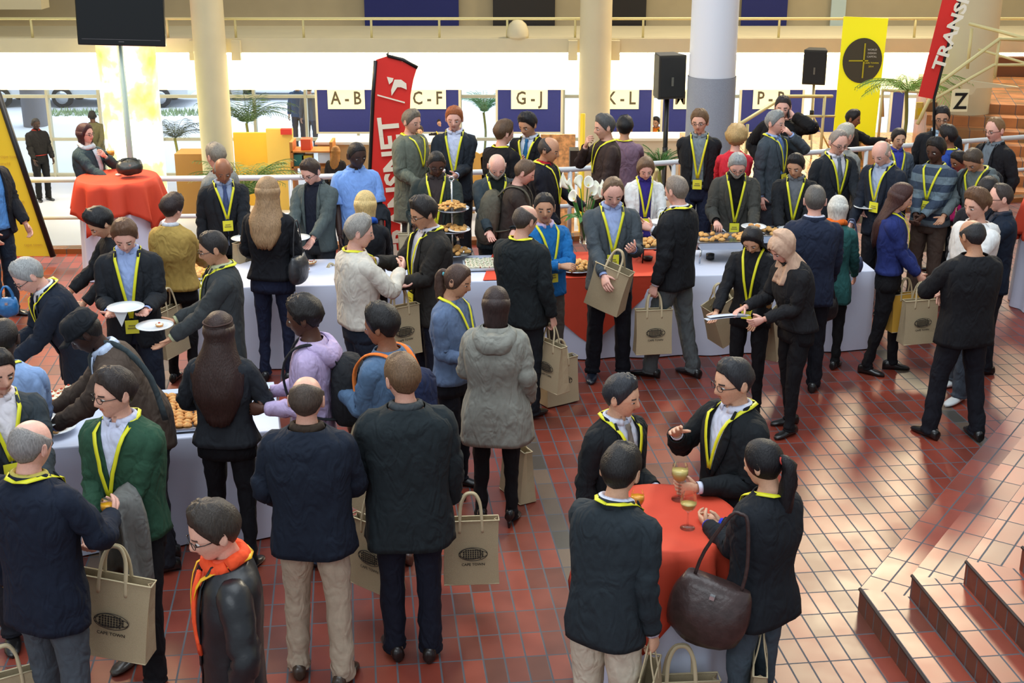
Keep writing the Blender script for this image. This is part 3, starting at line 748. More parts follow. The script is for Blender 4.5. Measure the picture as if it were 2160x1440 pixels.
# balcony, cove and upper wall
CREAM = mat((220, 206, 168), rough=.7, var=.03, bscale=2); TAUPE = mat((176, 160, 128), rough=.85, var=.05, bscale=1.5)
q = MB(); q.box(-16, 26.9, .88, 16, 27.2, 1.16); q.box(-16, 27.2, .90, 16, 30.8, 1.0); struct('wall_balcony_parapet', q, CREAM)
q = MB(); q.box(-16, 27.75, .02, 16, 27.9, .9); q.box(-16, 27.9, .02, 16, 31, .14); struct('wall_light_cove', q, mat((255, 250, 226), rough=.6, emit=.5))  # wall and ceiling slab emit, glow standing in for the cove lamp's spill
q = MB()
q.box(-16, 27.22, .80, 16, 27.34, .87); struct('ceiling_cove_lamp', q, mat((255, 244, 205), rough=.5, emit=34))
q = MB(); q.box(-16, 31.06, .02, 16, 31.2, 7); struct('wall_back_upper', q, TAUPE)
q = MB(); q.box(-16.2, 2, -2.6, -16, 31, 7); struct('wall_west', q, CREAM)
q = MB(); q.box(16, 2, -2.6, 16.2, 31, 7); struct('wall_east', q, CREAM)
def upper(nm, u0, u1, v1, m, d=.06, y=30.98):
    a = atD(u0, v1, y); b = atD(u1, v1, y); q = MB(); q.box(a.x, y-d, a.z, b.x, y, a.z+2.6); return struct(nm, q, m)
NAVY = mat((34, 40, 104), rough=.85, var=.05, bscale=20); DARK = mat((24, 16, 14), rough=.5)
q = upper('door_1', 1040, 1170, 76, DARK); q2 = upper('door_2', 1289, 1361, 70, DARK); upper('window_upper', 1748, 1778, 78, mat((150, 160, 150), rough=.2, emit=.5))
for u0, u1, v1, lb in ((770, 968, 60, 'navy felt display board on the upper gallery wall beside the dark doorway'), (1562, 1658, 65, 'navy felt display board on the upper gallery wall behind the white pillar')):
    a = atD(u0, v1, 30.9); b = atD(u1, v1, 30.9); r = empty('display_board', (a.x, 30.9, a.z), label=lb, cat='board', group='navy boards on the gallery wall')
    q = MB(); q.box(0, 0, 0, b.x-a.x, .04, 2.4); q.build('panel', NAVY, r, smooth=False); q = MB(); q.box(-.03, -.01, -.04, b.x-a.x+.03, .05, 0); q.build('ledge', CREAM, r, smooth=False)
q = MB(); a = atD(0, 48, 28.2); q.box(-16, 28, 1.62, atD(90, 40, 28).x, 28.5, 4.0); struct('ceiling_beam', q, CREAM)
# balcony railing
BR = mat((226, 212, 150), rough=.4)
r = empty('balcony_railing', (0, 27.05, 1.16), label='thin cream metal railing running along the top of the balcony parapet', cat='railing')
q = MB(); q.tube([(-16, 0, .37), (16, 0, .37)], .028, 8); q.build('handrail', BR, r)
for k in range(23):
    q = MB(); q.tube([(-15+k*1.355, 0, 0), (-15+k*1.355, 0, .36)], .026, 6); q.build('post', BR, r)
a = atD(1092, 78, 27.05); q = MB(); q.lathe([(.0, .36), (.09, .34), (.17, .27), (.215, .16), (.225, .05), (.215, .0), (.0, .0)], 24)
tag(q.build('dome_lamp', CREAM, None, M=MX.Translation((a.x, 27.05, 1.16))), 'beige dome-shaped lamp standing on the balcony parapet', 'lamp')
# columns
def column(x, y, r_, z0, z1, m, nm='wall_column', split=None, m2=None):
    q = MB(); q.lathe([(r_, z0), (r_, split or z1)], 40)
    if split: q.cur = 1; q.lathe([(r_-.012, split), (r_-.012, z1)], 40)
    o = q.build(nm, [m, m2 or m], None, M=MX.Translation((x, y, 0))); return tag(o, kind='structure')
column(-5.90, 26.35, .315, LOW, 7, CREAM); column(1.63, 26.35, .31, LOW, 7, CREAM); column(7.52, 22.2, .43, -.55, 7, CREAM)
column(2.70, 18.1, .325, LOW, 7, mat((150, 158, 172), rough=.5, bump=.1, bscale=90, var=.10), split=1.66, m2=mat((232, 238, 248), rough=.4))
# cream brackets that flank the two far pillars at the balcony edge
q = MB()
for x in (-5.90, 1.63):
    for s_ in (-1, 1): q.box(x+s_*.42-.09, 26.75, .75, x+s_*.42+.09, 26.9, 1.13)
struct('trim_2', q, CREAM)
# glass front, street, outside
FR = mat((196, 188, 160), rough=.4)
q = MB()
for k in range(27):
    x = -15.6+k*1.2; q.box(x-.03, 30.92, LOW, x+.03, 31.08, .01)
for z in (LOW+.04, -1.62, -.62, -.03): q.box(-16, 30.95, z-.035, 16, 31.05, z+.035)
struct('window_1', q, FR)
gm = bpy.data.materials.new('window_glass'); gm.use_nodes = True; nt = gm.node_tree; nt.nodes.clear()
o_ = nt.nodes.new('ShaderNodeOutputMaterial'); t_ = nt.nodes.new('ShaderNodeBsdfTransparent'); g_ = nt.nodes.new('ShaderNodeBsdfGlossy'); x_ = nt.nodes.new('ShaderNodeMixShader')
t_.inputs[0].default_value = (.93, .97, 1, 1); g_.inputs['Roughness'].default_value = .05; x_.inputs[0].default_value = .06
nt.links.new(t_.outputs[0], x_.inputs[1]); nt.links.new(g_.outputs[0], x_.inputs[2]); nt.links.new(x_.outputs[0], o_.inputs[0])
q = MB(); q.box(-16, 30.99, LOW, 16, 31.0, 0); struct('window_2', q, gm)
q = MB(); q.box(-30, 31.2, LOW-.2, 30, 70, LOW-.05); struct('ground_street', q, mat((214, 218, 226), rough=.9, var=.05, bscale=.4))
q = MB(); q.box(-30, 62, LOW, 30, 62.4, 8); struct('wall_building_opposite', q, mat((150, 150, 150), rough=.8, var=.25, bscale=.7))
area('street_daylight', (0, 43, 10), (0, 41, -2), 44, 16, 7800, (.9, .96, 1.0))
column(atD(72, 230, 38).x, 38, .34, LOW-.05, 4, mat((120, 118, 124), rough=.8, var=.05), 'wall_column_outside')
# cars parked in the street
def car(x, y, L, colr, lb, van=False, rz=0):
    r = empty('car', (x, y, LOW-.05), rz, label=lb, cat='car', group='cars parked in the street')
    H_ = 1.9 if van else 1.4
    prof = [(-.5, .35), (-.5, .75), (-.46, .9), (-.30, .97), (-.20, H_ if van else H_-.02), (.30, H_), (.44, H_-.1 if van else .95), (.5, .88), (.5, .35)]
    for nm, w_, m, pr_ in (('bodywork', .84, mat(colr, rough=.25, coat=.4), prof),):
        q = MB(); q.grid([[V((px_*L, yy, pz)) for px_, pz in pr_] for yy in (-w_, -w_*.98, w_*.98, w_)], True, True, True, flip=True); q.build(nm, m, r, smooth=False, bevel=.05)
    q = MB(); q.box(-.17*L, -.85, .98, .02*L, .85, H_-.12); q.box(.05*L, -.85, .98, .27*L, .85, H_-.12); q.build('window', mat((50, 60, 68), rough=.1), r, smooth=False)
    for px_ in (-.32, .31):
        for yy in (-.82, .82):
            q = MB(); q.tube([(px_*L, yy-.09, .32), (px_*L, yy+.09, .32)], .32, 20); w = q.build('wheel', mat((22, 22, 24), rough=.8), r)
            q = MB(); q.tube([(px_*L, yy-.10, .32), (px_*L, yy+.10, .32)], .20, 14); q.build('hubcap', mat((180, 184, 190), rough=.3, metal=.6), w)
car(atD(20, 225, 41.3).x-1.6, 42, 4.6, (232, 236, 242), 'white car parked in the street, its rear wheel beside the yellow banner', True)
car(atD(150, 225, 41.3).x+1.3, 42, 4.8, (226, 232, 240), 'white van parked in the street behind the grey outside post', True, pi)
car(atD(405, 225, 41.3).x+2.6, 43.4, 4.4, (190, 198, 208), 'silver car parked in the street behind the glowing map column')
# planting strip
q = MB(); rnd = random.Random(3)
for i in range(700):
    x = rnd.uniform(-14.5, -9.3); y = rnd.uniform(39.6, 40.4); h_ = rnd.uniform(.04, .15); a_ = rnd.uniform(0, 6.3)
    q.v += [V((x, y, LOW-.05)), V((x+.05*cos(a_), y+.05*sin(a_), LOW-.05)), V((x+rnd.uniform(-.08, .08), y+rnd.uniform(-.08, .08), LOW+h_))]; n_ = len(q.v); q.f.append((n_-3, n_-2, n_-1)); q.mi.append(0)
tag(q.build('grass_verge', mat((150, 172, 126), rough=.8, var=.3, bscale=4)), 'strip of green verge beside the street beyond the glass front', 'grass', kind='stuff')
# ------------------------------------------------------------ lower hall railing along the floor edge
WH = mat((222, 228, 232), rough=.35)
def rail_run(pts, lb, hs=(.87, .42), pr_=.034, grp=None, m=WH, step=1.55, posts=True, z=0):
    r = empty('railing', (pts[0][0], pts[0][1], z), label=lb, cat='railing', group=grp); o_ = V((pts[0][0], pts[0][1], 0))
    P_ = [V((p[0], p[1], p[2] if len(p) > 2 else 0))-o_ for p in pts]
    for h_ in hs:
        q = MB(); q.tube([p+V((0, 0, h_)) for p in P_], pr_ if h_ == hs[0] else pr_*.8, 8); q.build('handrail' if h_ == hs[0] else 'lower_rail', m, r)
    if posts:
        for i in range(len(P_)-1):
            L_ = (P_[i+1]-P_[i]).length; n_ = max(1, round(L_/step))
            for k in range(n_+(1 if i == len(P_)-2 else 0)):
                p = P_[i].lerp(P_[i+1], k/n_); q = MB(); q.tube([p, p+V((0, 0, hs[0]))], pr_*.8, 8); q.build('post', m, r)
    return r
rail_run([(x, y-.03) for x, y in EDGE[:-1]]+[(9, 18.6)], 'long white tubular railing along the far edge of the brick floor')
# ------------------------------------------------------------ lettered boards
ME_T = {}
def letter(txt, cap, bold=.012, xs=1.0):
    k = (txt, bold, xs)
    if k not in ME_T: ME_T[k] = text_mesh(txt, 1.0, bold=bold, xs=xs, depth=.004)
    return ME_T[k], cap/.70
INK = mat((70, 58, 36), rough=.7); CARD = mat((252, 244, 200), rough=.6)
for (u0, u1, c0, c1, txt) in ((668, 790, 690, 770, 'A - B'), (838, 968, 862, 941, 'C - F'), (1050, 1182, 1078, 1155, 'G - J'), (1252, 1372, 1273, 1347, 'K - L'), (1400, 1530, 1422, 1500, 'M - O'), (1566, 1687, 1590, 1664, 'P - R'), (1720, 1762, 0, 0, ''), (1885, 1900, 0, 0, '')):
    y = 29.0; a = atD(u0, 185, y); b = atD(u1, 278, y)
    r = empty('registration_board', (a.x, y, b.z), label=('navy registration board with the cream card %s hung over the lower hall' % txt) if txt else ('blank navy board beside the yellow banner' if u0 < 1800 else 'narrow blank navy board between yellow banner and palm'), cat='sign', group='navy registration boards')
    q = MB(); q.box(0, 0, 0, b.x-a.x, .05, a.z-b.z); q.build('board', NAVY, r, smooth=False)
    q = MB(); q.box(-.05, -.01, 0, 0, .06, a.z-b.z+.1); q.box(b.x-a.x, -.01, 0, b.x-a.x+.05, .06, a.z-b.z+.1); q.box(-.05, -.01, -.04, b.x-a.x+.05, .06, 0); q.build('frame', FR, r, smooth=False)
    if txt:
        c = atD(c0, 186, y-.03); d = atD(c1, 230, y-.03); q = MB(); q.box(c.x-a.x, -.03, d.z-b.z, d.x-a.x, -.005, c.z-b.z); cd = q.build('card', CARD, r, smooth=False)
        me, k = letter(txt, .30, .016, .80); put_mesh(me, 'lettering', INK, MX.Translation(((c.x+d.x)/2-a.x, -.034, (c.z+d.z)/2-b.z)) @ MX.Rotation(pi/2, 4, 'X') @ MX.Scale(k*.92, 4), cd)
# sign 'Z' by the far staircase
a = atD(2026, 212, 20.5); r = empty('letter_card', a, label='white card with a black letter Z beside the brick staircase', cat='sign')
q = MB(); q.box(-.14, 0, -.17, .12, .02, .17); q.build('card', CARD, r, smooth=False); me, k = letter('Z', .24, .02, .9); put_mesh(me, 'lettering', mat((20, 18, 18)), MX.Translation((0, -.005, -.02)) @ MX.Rotation(pi/2, 4, 'X') @ MX.Scale(k, 4), r)
# ------------------------------------------------------------ banners
RED = mat((226, 44, 34), rough=.6, var=.05, bscale=3); BLK = mat((18, 18, 20), rough=.4); OFFW = mat((250, 240, 215), rough=.6)
def flatpoly(q, px, D, off=0.0, th=.004):
    q.poly([atD(u, v, D-off) for u, v in px], th, (0, -1, 0))
# sail banner in the middle
D = 15.05
r = empty('flag_banner', (atD(785, 400, D).x, D, 0), label='tall red flag banner with white lettering behind the man in grey coat', cat='banner', group='red flag banners'); T0 = MX.Translation(-r.location)
q = MB(); flatpoly(q, [(793, 126), (818, 118), (880, 142), (872, 168), (866, 200), (864, 250), (852, 330), (846, 430), (842, 560), (778, 560), (779, 380), (784, 250)], D); q.build('cloth', RED, r, smooth=False, M=T0)
q = MB(); q.tube([atD(776, 570, D), atD(779, 380, D), atD(787, 200, D), atD(792, 128, D)], .022, 8); q.tube([atD(817, 112, D), atD(819, 118, D), atD(850, 126, D), atD(881, 143, D)], .02, 8); q.build('pole', BLK, r, M=T0)
q = MB(); q.lathe([(.0, .03), (.24, .025), (.24, 0), (0, 0)], 20, (atD(780, 560, D).x-r.location.x, 0, 0)); q.build('base', BLK, r)
q = MB(); flatpoly(q, [(816, 162), (830, 165), (828, 172), (821, 178)], D, .02); flatpoly(q, [(832, 168), (846, 168), (857, 176), (858, 189), (846, 184), (838, 184), (826, 202), (825, 190)], D, .02)
flatpoly(q, [(796, 199), (854, 215), (854, 218), (796, 202)], D, .02); q.build('emblem', OFFW, r, smooth=False, M=T0)
me, k = letter('TRANSNET', .225, .03, 1.05)
c = atD(822, 240, D-.03); put_mesh(me, 'lettering', OFFW, T0 @ MX.Translation((c.x+.06, D-.03, c.z-.88)) @ MX.Rotation(R(-5), 4, 'Y') @ MX.Rotation(pi/2, 4, 'X') @ MX.Rotation(pi/2, 4, 'Z') @ MX.Scale(k, 4), r)
# leaning red banner by the tall beige pillar
D = 14.6
r = empty('flag_banner', (atD(1953, 206, D).x, D, 0), label='narrow red flag banner slanting above the potted palm', cat='banner', group='red flag banners'); T0 = MX.Translation(-r.location)
q = MB(); flatpoly(q, [(1937, 203), (1990, -10), (2012, -90), (2050, -90), (2026, -10), (1968, 209)], D); q.build('cloth', RED, r, smooth=False, M=T0)
q = MB(); q.tube([atD(1972, 700, D), atD(1970, 209, D), atD(2028, -10, D), atD(2052, -92, D)], .016, 8); q.build('pole', BLK, r, M=T0)
me, k = letter('TRANSNET', .13, .03, 1.25); c = atD(1958, 190, D-.03); ang = R(17)
put_mesh(me, 'lettering', OFFW, T0 @ MX.Translation((c.x+.235, D-.03, c.z+.78)) @ MX.Rotation(R(15), 4, 'Y') @ MX.Rotation(pi/2, 4, 'X') @ MX.Rotation(pi/2, 4, 'Z') @ MX.Scale(k, 4), r)
# yellow banner
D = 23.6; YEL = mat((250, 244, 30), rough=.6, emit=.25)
r = empty('pull_up_banner', (atD(1800, 292, D).x, D, -.55), label='tall bright yellow banner with a dark round emblem on the landing', cat='banner'); T0 = MX.Translation(-r.location)
q = MB(); flatpoly(q, [(1780, 35), (1874, 39), (1845, 292), (1757, 289)], D, 0, .02); q.build('panel', YEL, r, smooth=False, M=T0)
q = MB(); a = atD(1757, 292, D); b = atD(1846, 292, D); q.box(a.x, D-.12, -.55, b.x, D+.12, a.z+.02); q.build('base', mat((120, 100, 40), rough=.5), r, smooth=False, M=T0)
q = MB(); c = atD(1819, 128, D-.02); q.poly([c+V((.345*cos(t), 0, .39*sin(t))) for t in [2*pi*i/40 for i in range(40)]], .006, (0, -1, 0)); em = q.build('emblem', mat((74, 70, 56), rough=.7), r, smooth=False, M=T0)
q = MB(); q.box(c.x-.24, D-.034, c.z-.012, c.x+.10, D-.030, c.z+.012); q.box(c.x+.01, D-.034, c.z-.30, c.x+.035, D-.030, c.z+.30); q.build('crosshair', mat((190, 180, 40)), em, smooth=False, M=T0)
for i, (tx, colr) in enumerate((('WORLD', (210, 210, 200)), ('DESIGN', (210, 210, 200)), ('CAPITAL', (210, 210, 200)), ('CAPE TOWN', (214, 206, 40)), ('2014', (214, 206, 40)))):
    me, k = letter(tx, .05, .01); put_mesh(me, 'lettering', mat(colr, rough=.6), T0 @ MX.Translation((c.x+.155, D-.036, c.z+.19-i*.06-(.05 if i > 2 else 0))) @ MX.Rotation(pi/2, 4, 'X') @ MX.Scale(k*.62, 4), em)
# big yellow slanted banner beside the floor edge
D = 14.7
r = empty('slanted_banner', (atD(60, 528, D).x, D, 0), label='large yellow slanted banner with a black edge by the railing', cat='banner'); T0 = MX.Translation(-r.location)
q = MB(); q.poly([atD(u, v, D) for u, v in [(-110, 150), (-18, 150), (6, 228), (110, 540), (-110, 540)]], .03, (0, -1, 0)); q.build('panel', mat((250, 218, 50), rough=.55, var=.03, bscale=1), r, smooth=False, M=T0)
q = MB(); q.tube([atD(-20, 148, D), atD(112, 541, D)], .035, 8); q.build('edge_pole', BLK, r, M=T0)
for i, (u, v, tx) in enumerate(((20, 330, 'cape town'), (40, 425, 'design'), (50, 450, '2014'), (70, 516, 'cape town'), (10, 345, 'world'))):
    me, k = letter(tx, .035, 0); c = atD(u, v, D-.02); put_mesh(me, 'lettering', mat((214, 176, 60)), T0 @ MX.Translation(c) @ MX.Rotation(pi/2, 4, 'X') @ MX.Scale(k, 4), r)
# television on a slim pole
D = 14.9
c = atD(253, 46, D); r = empty('television', (atD(276, 345, D).x, D, 0), label='black flat television on a slim pale pole by the red table', cat='television'); T0 = MX.Translation(-r.location)
q = MB(); q.box(-.47, -.04, -.02, .47, .04, .56, MX.Translation(atD(258, 92, D-.1)) @ MX.Rotation(R(2), 4, 'Y') @ MX.Rotation(R(5), 4, 'Z')); q.build('screen', mat((10, 14, 15), rough=.18), r, smooth=False, bevel=.012, M=T0)
q = MB(); q.box(-.42, -.046, .045, .42, -.041, .05, MX.Translation(atD(258, 92, D-.1)) @ MX.Rotation(R(2), 4, 'Y') @ MX.Rotation(R(5), 4, 'Z')); q.box(-.03, -.047, .02, .03, -.041, .03, MX.Translation(atD(258, 92, D-.1)) @ MX.Rotation(R(2), 4, 'Y') @ MX.Rotation(R(5), 4, 'Z')); q.build('bezel_strip', mat((90, 90, 92), rough=.3), r, smooth=False, M=T0)
q = MB(); q.tube([(0, 0, 0), (0, 0, 2.6)], .034, 10); q.lathe([(.0, .02), (.28, .015), (.28, 0)], 20); q.build('pole', mat((176, 200, 190), rough=.35), r)
# glowing map column
m = bpy.data.materials.new('backlit_print'); m.use_nodes = True; nt = m.node_tree; b = nt.nodes['Principled BSDF']
tc = nt.nodes.new('ShaderNodeTexCoord'); n = nt.nodes.new('ShaderNodeTexNoise'); n.inputs['Scale'].default_value = 1.5; n.inputs['Detail'].default_value = 4
nt.links.new(tc.outputs['Object'], n.inputs['Vector']); rr = nt.nodes.new('ShaderNodeValToRGB'); e = rr.color_ramp.elements
e[0].position = .46; e[0].color = (1, 1, .88, 1); e[1].position = .54; e[1].color = (1, .95, .30, 1); k_ = e.new(.66); k_.color = (.42, .55, .12, 1)
nt.links.new(n.outputs['Fac'], rr.inputs['Fac']); sp = nt.nodes.new('ShaderNodeSeparateXYZ'); nt.links.new(tc.outputs['Object'], sp.inputs[0])
mr = nt.nodes.new('ShaderNodeMapRange'); mr.inputs[1].default_value = 1.0; mr.inputs[2].default_value = 1.35; nt.links.new(sp.outputs['Z'], mr.inputs[0])
mx = nt.nodes.new('ShaderNodeMix'); mx.data_type = 'RGBA'; nt.links.new(mr.outputs[0], mx.inputs[0]); nt.links.new(rr.outputs[0], mx.inputs[6]); mx.inputs[7].default_value = (.9, .18, .22, 1)
nt.links.new(mx.outputs[2], b.inputs['Base Color']); nt.links.new(mx.outputs[2], b.inputs['Emission Color']); b.inputs['Emission Strength'].default_value = 1.3
q = MB(); q.lathe([(.56, LOW), (.56, 1.5)], 40, cap=True); tag(q.build('glowing_column', m, None, M=MX.Translation((-7.50, 26.2, 0))), 'thick glowing column printed with a yellow and white map', 'column')
# speakers
SPK = mat((34, 36, 36), rough=.7, bump=.3, bscale=400); 
def speaker(u, vb_, D, zf, s_, rz, lb, legs):
    b_ = atD(u, vb_, D); H_, W_, Dp = .60*s_, .40*s_, .36*s_
    r = empty('loudspeaker', b_, rz, label=lb, cat='loudspeaker', group='loudspeakers on stands')
    q = MB(); q.grid([[V((x, y, z)) for x, y in ((-W_/2, -Dp/2), (W_/2, -Dp/2), (W_*.36, Dp/2), (-W_*.36, Dp/2))] for z in (0, H_)], True, True, True); q.build('cabinet', mat((52, 50, 44), rough=.6), r, smooth=False, bevel=.012)
    q = MB(); q.box(-W_*.44, -Dp/2-.012, .03, W_*.44, -Dp/2, H_-.03); g = q.build('grille', SPK, r, smooth=False, bevel=.01)
    q = MB(); q.box(-.015, -Dp/2-.02, H_*.3, .015, -Dp/2-.012, H_*.5); q.build('badge', mat((110, 110, 100), rough=.4), g, smooth=False)
    st_ = empty('speaker_stand', (b_.x, b_.y, zf), label=lb.replace('loudspeaker', 'tripod stand under the loudspeaker'), cat='stand', group='loudspeaker stands'); hh = b_.z-zf
    c_ = BLK if legs == 0 else mat((206, 190, 140), rough=.4)
    q = MB(); q.tube([(0, 0, .25), (0, 0, hh)], .022*s_ if legs else .035, 8); q.build('pole', c_, st_); q = MB(); q.tube([(0, 0, hh*.55), (0, 0, hh*.62)], .04, 8); q.build('collar', BLK, st_)
    for k in range(3):
        a_ = 2*pi*k/3+.4; q = MB(); q.tube([(0, 0, hh*.58), (.48*cos(a_), .48*sin(a_), .0)], .016, 6); q.build('leg', c_, st_)
speaker(1407, 205, 18.6, -.55, 1.0, R(14), 'black loudspeaker on a stand beside the grey and white pillar', 0)
speaker(1717, 176, 23.9, -.55, 1.02, R(-16), 'black loudspeaker on a stand beside the yellow banner', 1)
# far staircase, landing rails
q = MB(); ang = R(-14); M0 = MX.Translation((6.5, 19.3, -.55)) @ MX.Rotation(ang, 4, 'Z')
for k in range(8): q.box(-.3, .42*k, 0, 10, .42*k+.44+(3 if k == 7 else 0), .15*(k+1), M0)
struct('floor_far_stairs', q, tile_mat('far_stair_tiles', ang, (188, 118, 64), rough=.4, h=.15))
q = MB(); q.box(7.9, 25.2, -.55, 16, 25.4, 1.0); struct('wall_stair_back', q, mat((120, 74, 44), rough=.7))
def px_rail(pts, lb, rad=.028, m=BR, gi=None):
    P_ = [atD(*p) for p in pts]; r = empty('stair_railing', P_[0], label=lb, cat='railing', group='cream stair railings'); q = MB(); q.tube([p-P_[0] for p in P_], rad, 8); q.build('handrail', m, r); return r, P_[0]
def px_post(r, o_, u, v0, v1, D, rad=.024, m=BR):
    q = MB(); a_ = atD(u, v0, D); b_ = atD(u, v1, D); b_.x = a_.x; q.tube([a_-o_, b_-o_], rad, 6); q.build('post', m, r)
r, o_ = px_rail([(1935, 262, 19.6), (1975, 180, 19.7), (2108, 82, 20.2), (2165, 84, 20.2)], 'cream handrail climbing in front of the beige pillar to the upper landing')
q = MB(); q.tube([atD(*p)-o_ for p in [(1960, 215, 19.7), (2096, 137, 20.2), (2165, 137, 20.2)]], .024, 8); q.build('lower_rail', BR, r)
px_post(r, o_, 2108, 82, 165, 20.2); px_post(r, o_, 2050, 60, 145, 21)
r, o_ = px_rail([(2045, 50, 21), (2108, 66, 20.6), (2165, 82, 20.2)], 'cream handrail of the upper flight descending beyond the stair corner')
q = MB(); q.tube([atD(*p)-o_ for p in [(2065, 104, 21), (2165, 134, 20.2)]], .02, 8); q.build('lower_rail', BR, r)
r, o_ = px_rail([(1535, 297, 18.9), (1560, 262, 19), (1655, 203, 20.5), (1755, 203, 21.5)], 'cream handrail sloping up from the grey pillar behind the man on the phone')
q = MB(); q.tube([atD(*p)-o_ for p in [(1700, 245, 21), (1760, 245, 21.5)]], .02, 8); q.build('lower_rail', BR, r)
for u in (1577, 1740): px_post(r, o_, u, 262 if u < 1600 else 203, 330, 19.2 if u < 1600 else 21.3)
r, o_ = px_rail([(1862, 246, 23), (1862, 190, 23), (1990, 196, 22.4)], 'cream frame rail behind the potted palm')
px_post(r, o_, 1862, 190, 300, 23)
q = MB(); a = atD(2036, 210, 21.5); b = atD(2140, 170, 21.5); q.poly([atD(2030, 168, 21.2), atD(2150, 184, 21.2), atD(2060, 186, 21.2), atD(2050, 200, 21.2), atD(2030, 200, 21.2)], .1, (0, -1, 0)); struct('wall_stair_string', q, CREAM)
# small signs near the palm
for u0, u1, c_, lb in ((1930, 1952, (240, 226, 120), 'small cream sign with a yellow mark near the palm'), (1953, 1970, (60, 150, 100), 'small green and white sign near the palm')):
    a = atD(u0, 252, 23.2); b = atD(u1, 216, 23.2); r = empty('small_sign', (a.x, 23.2, a.z), label=lb, cat='sign'); q = MB(); q.box(0, 0, 0, b.x-a.x, .03, b.z-a.z); q.build('panel', mat(c_, rough=.6), r, smooth=False)
    q = MB(); q.box(.03, -.006, .08, (b.x-a.x)*.7, 0, .2); q.build('mark', mat((250, 240, 60) if u0 < 1950 else (240, 245, 240), rough=.6), r, smooth=False)
# ------------------------------------------------------------ tables and cloths
WCL = mat((214, 220, 240), rough=.75, var=.03, bscale=3); RCL = mat((212, 74, 50), rough=.7, var=.05, bscale=4, spec=.3); STEEL = mat((176, 182, 190), rough=.22, metal=.9)
WOOD = mat((120, 84, 56), rough=.6)
def buffet(A, B_, dep, lb, lbc, grp=None):
    d = (B_-A); L_ = d.length; ang = atan2(d.y, d.x); H_ = .765
    r = empty('buffet_table', (A.x, A.y, 0), ang, label=lb, cat='table')
    q = MB(); q.box(.03, .03, H_-.03, L_-.03, dep-.03, H_); q.build('tabletop', WOOD, r, smooth=False)
    for x in (.08, L_-.08):
        for y in (.08, dep-.08): q = MB(); q.tube([(x, y, 0), (x, y, H_-.03)], .02, 6); q.build('leg', STEEL, r)
    q = MB(); n = int(L_/.05); m_ = int(dep/.05); per = [(L_*i/n, 0, 0, -1) for i in range(n)]+[(L_, dep*i/m_, 1, 0) for i in range(m_)]+[(L_-L_*i/n, dep, 0, 1) for i in range(n)]+[(0, dep-dep*i/m_, -1, 0) for i in range(m_)]
    rg = [[V((x, y, H_+.006)) for x, y, nx, ny in per]]
    for z in (H_-.004, .6, .4, .2, .012):
        k = (H_-z)/H_; rg.append([V((x+nx*(.006+k*.03+k*.022*sin(i*.55)+k*.018*noise.noise(V((i*.17, z, 5)))), y+ny*(.006+k*.03+k*.022*sin(i*.55+.8*noise.noise(V((i*.1, 0, 0))))+k*.018*noise.noise(V((i*.17, z, 5)))), z)) for i, (x, y, nx, ny) in enumerate(per)])
    q.grid(rg, True, True, False, flip=False); c = q.build('tablecloth', WCL, None, M=r.matrix_basis.copy()); c.data.polygons[len(q.f)-1].use_smooth = False
    tag(c, lbc, 'tablecloth'); return r, ang, L_
A1 = at(395, 607, .78); B1 = at(1846, 569, .78)
b1, ang1, L1_ = buffet(A1, B1, .86, 'long buffet table under the white cloth with the red runner', 'white cloth to the floor over the long middle buffet table')
A2 = at(-150, 962, .78); B2 = at(588, 904, .78)
b2, ang2, L2_ = buffet(A2, B2, .90, 'buffet table in front of the man in brown jacket and cap', 'white cloth over the buffet table holding the big pastry tray')
# red runner with its pointed front corner
M1 = MX.Translation((A1.x, A1.y, 0)) @ MX.Rotation(ang1, 4, 'Z')
def loc1(u, v): p = M1.inverted() @ at(u, v, .78); return p.x
xa, xt, xb = loc1(1075, 582), loc1(1243, 582), loc1(1413, 578)
q = MB(); q.poly([M1 @ V(p) for p in ((xa-.25, .0, .781), (xb, -.0, .781), (xb+.22, .45, .781), (xb, .86, .781), (xa-.1, .86, .781))], .004, (0, 0, 1)); 
n = 14; rg = []
for k in range(n+1):
    x = xa+(xb-xa)*k/n; hgt = .64*(1-abs(x-xt)/((xt-xa) if x < xt else (xb-xt)))
    rg.append([M1 @ V((x, -.012-.05*(f*hgt)/.7-.012*sin(k*.9)*f, .783-max(.004, hgt)*f)) for f in (0, .25, .5, .75, 1)])
q.grid(rg, False, flip=False); q.poly([M1 @ V(p) for p in ((xa, -.014, .783), (xb, -.014, .783), (xb, .0, .783), (xa, .0, .783))], .003, (0, 0, 1))
tag(q.build('table_runner', RCL, None, smooth=False, solid=.004), 'red cloth laid over the white one, its corner hanging down in front', 'tablecloth')
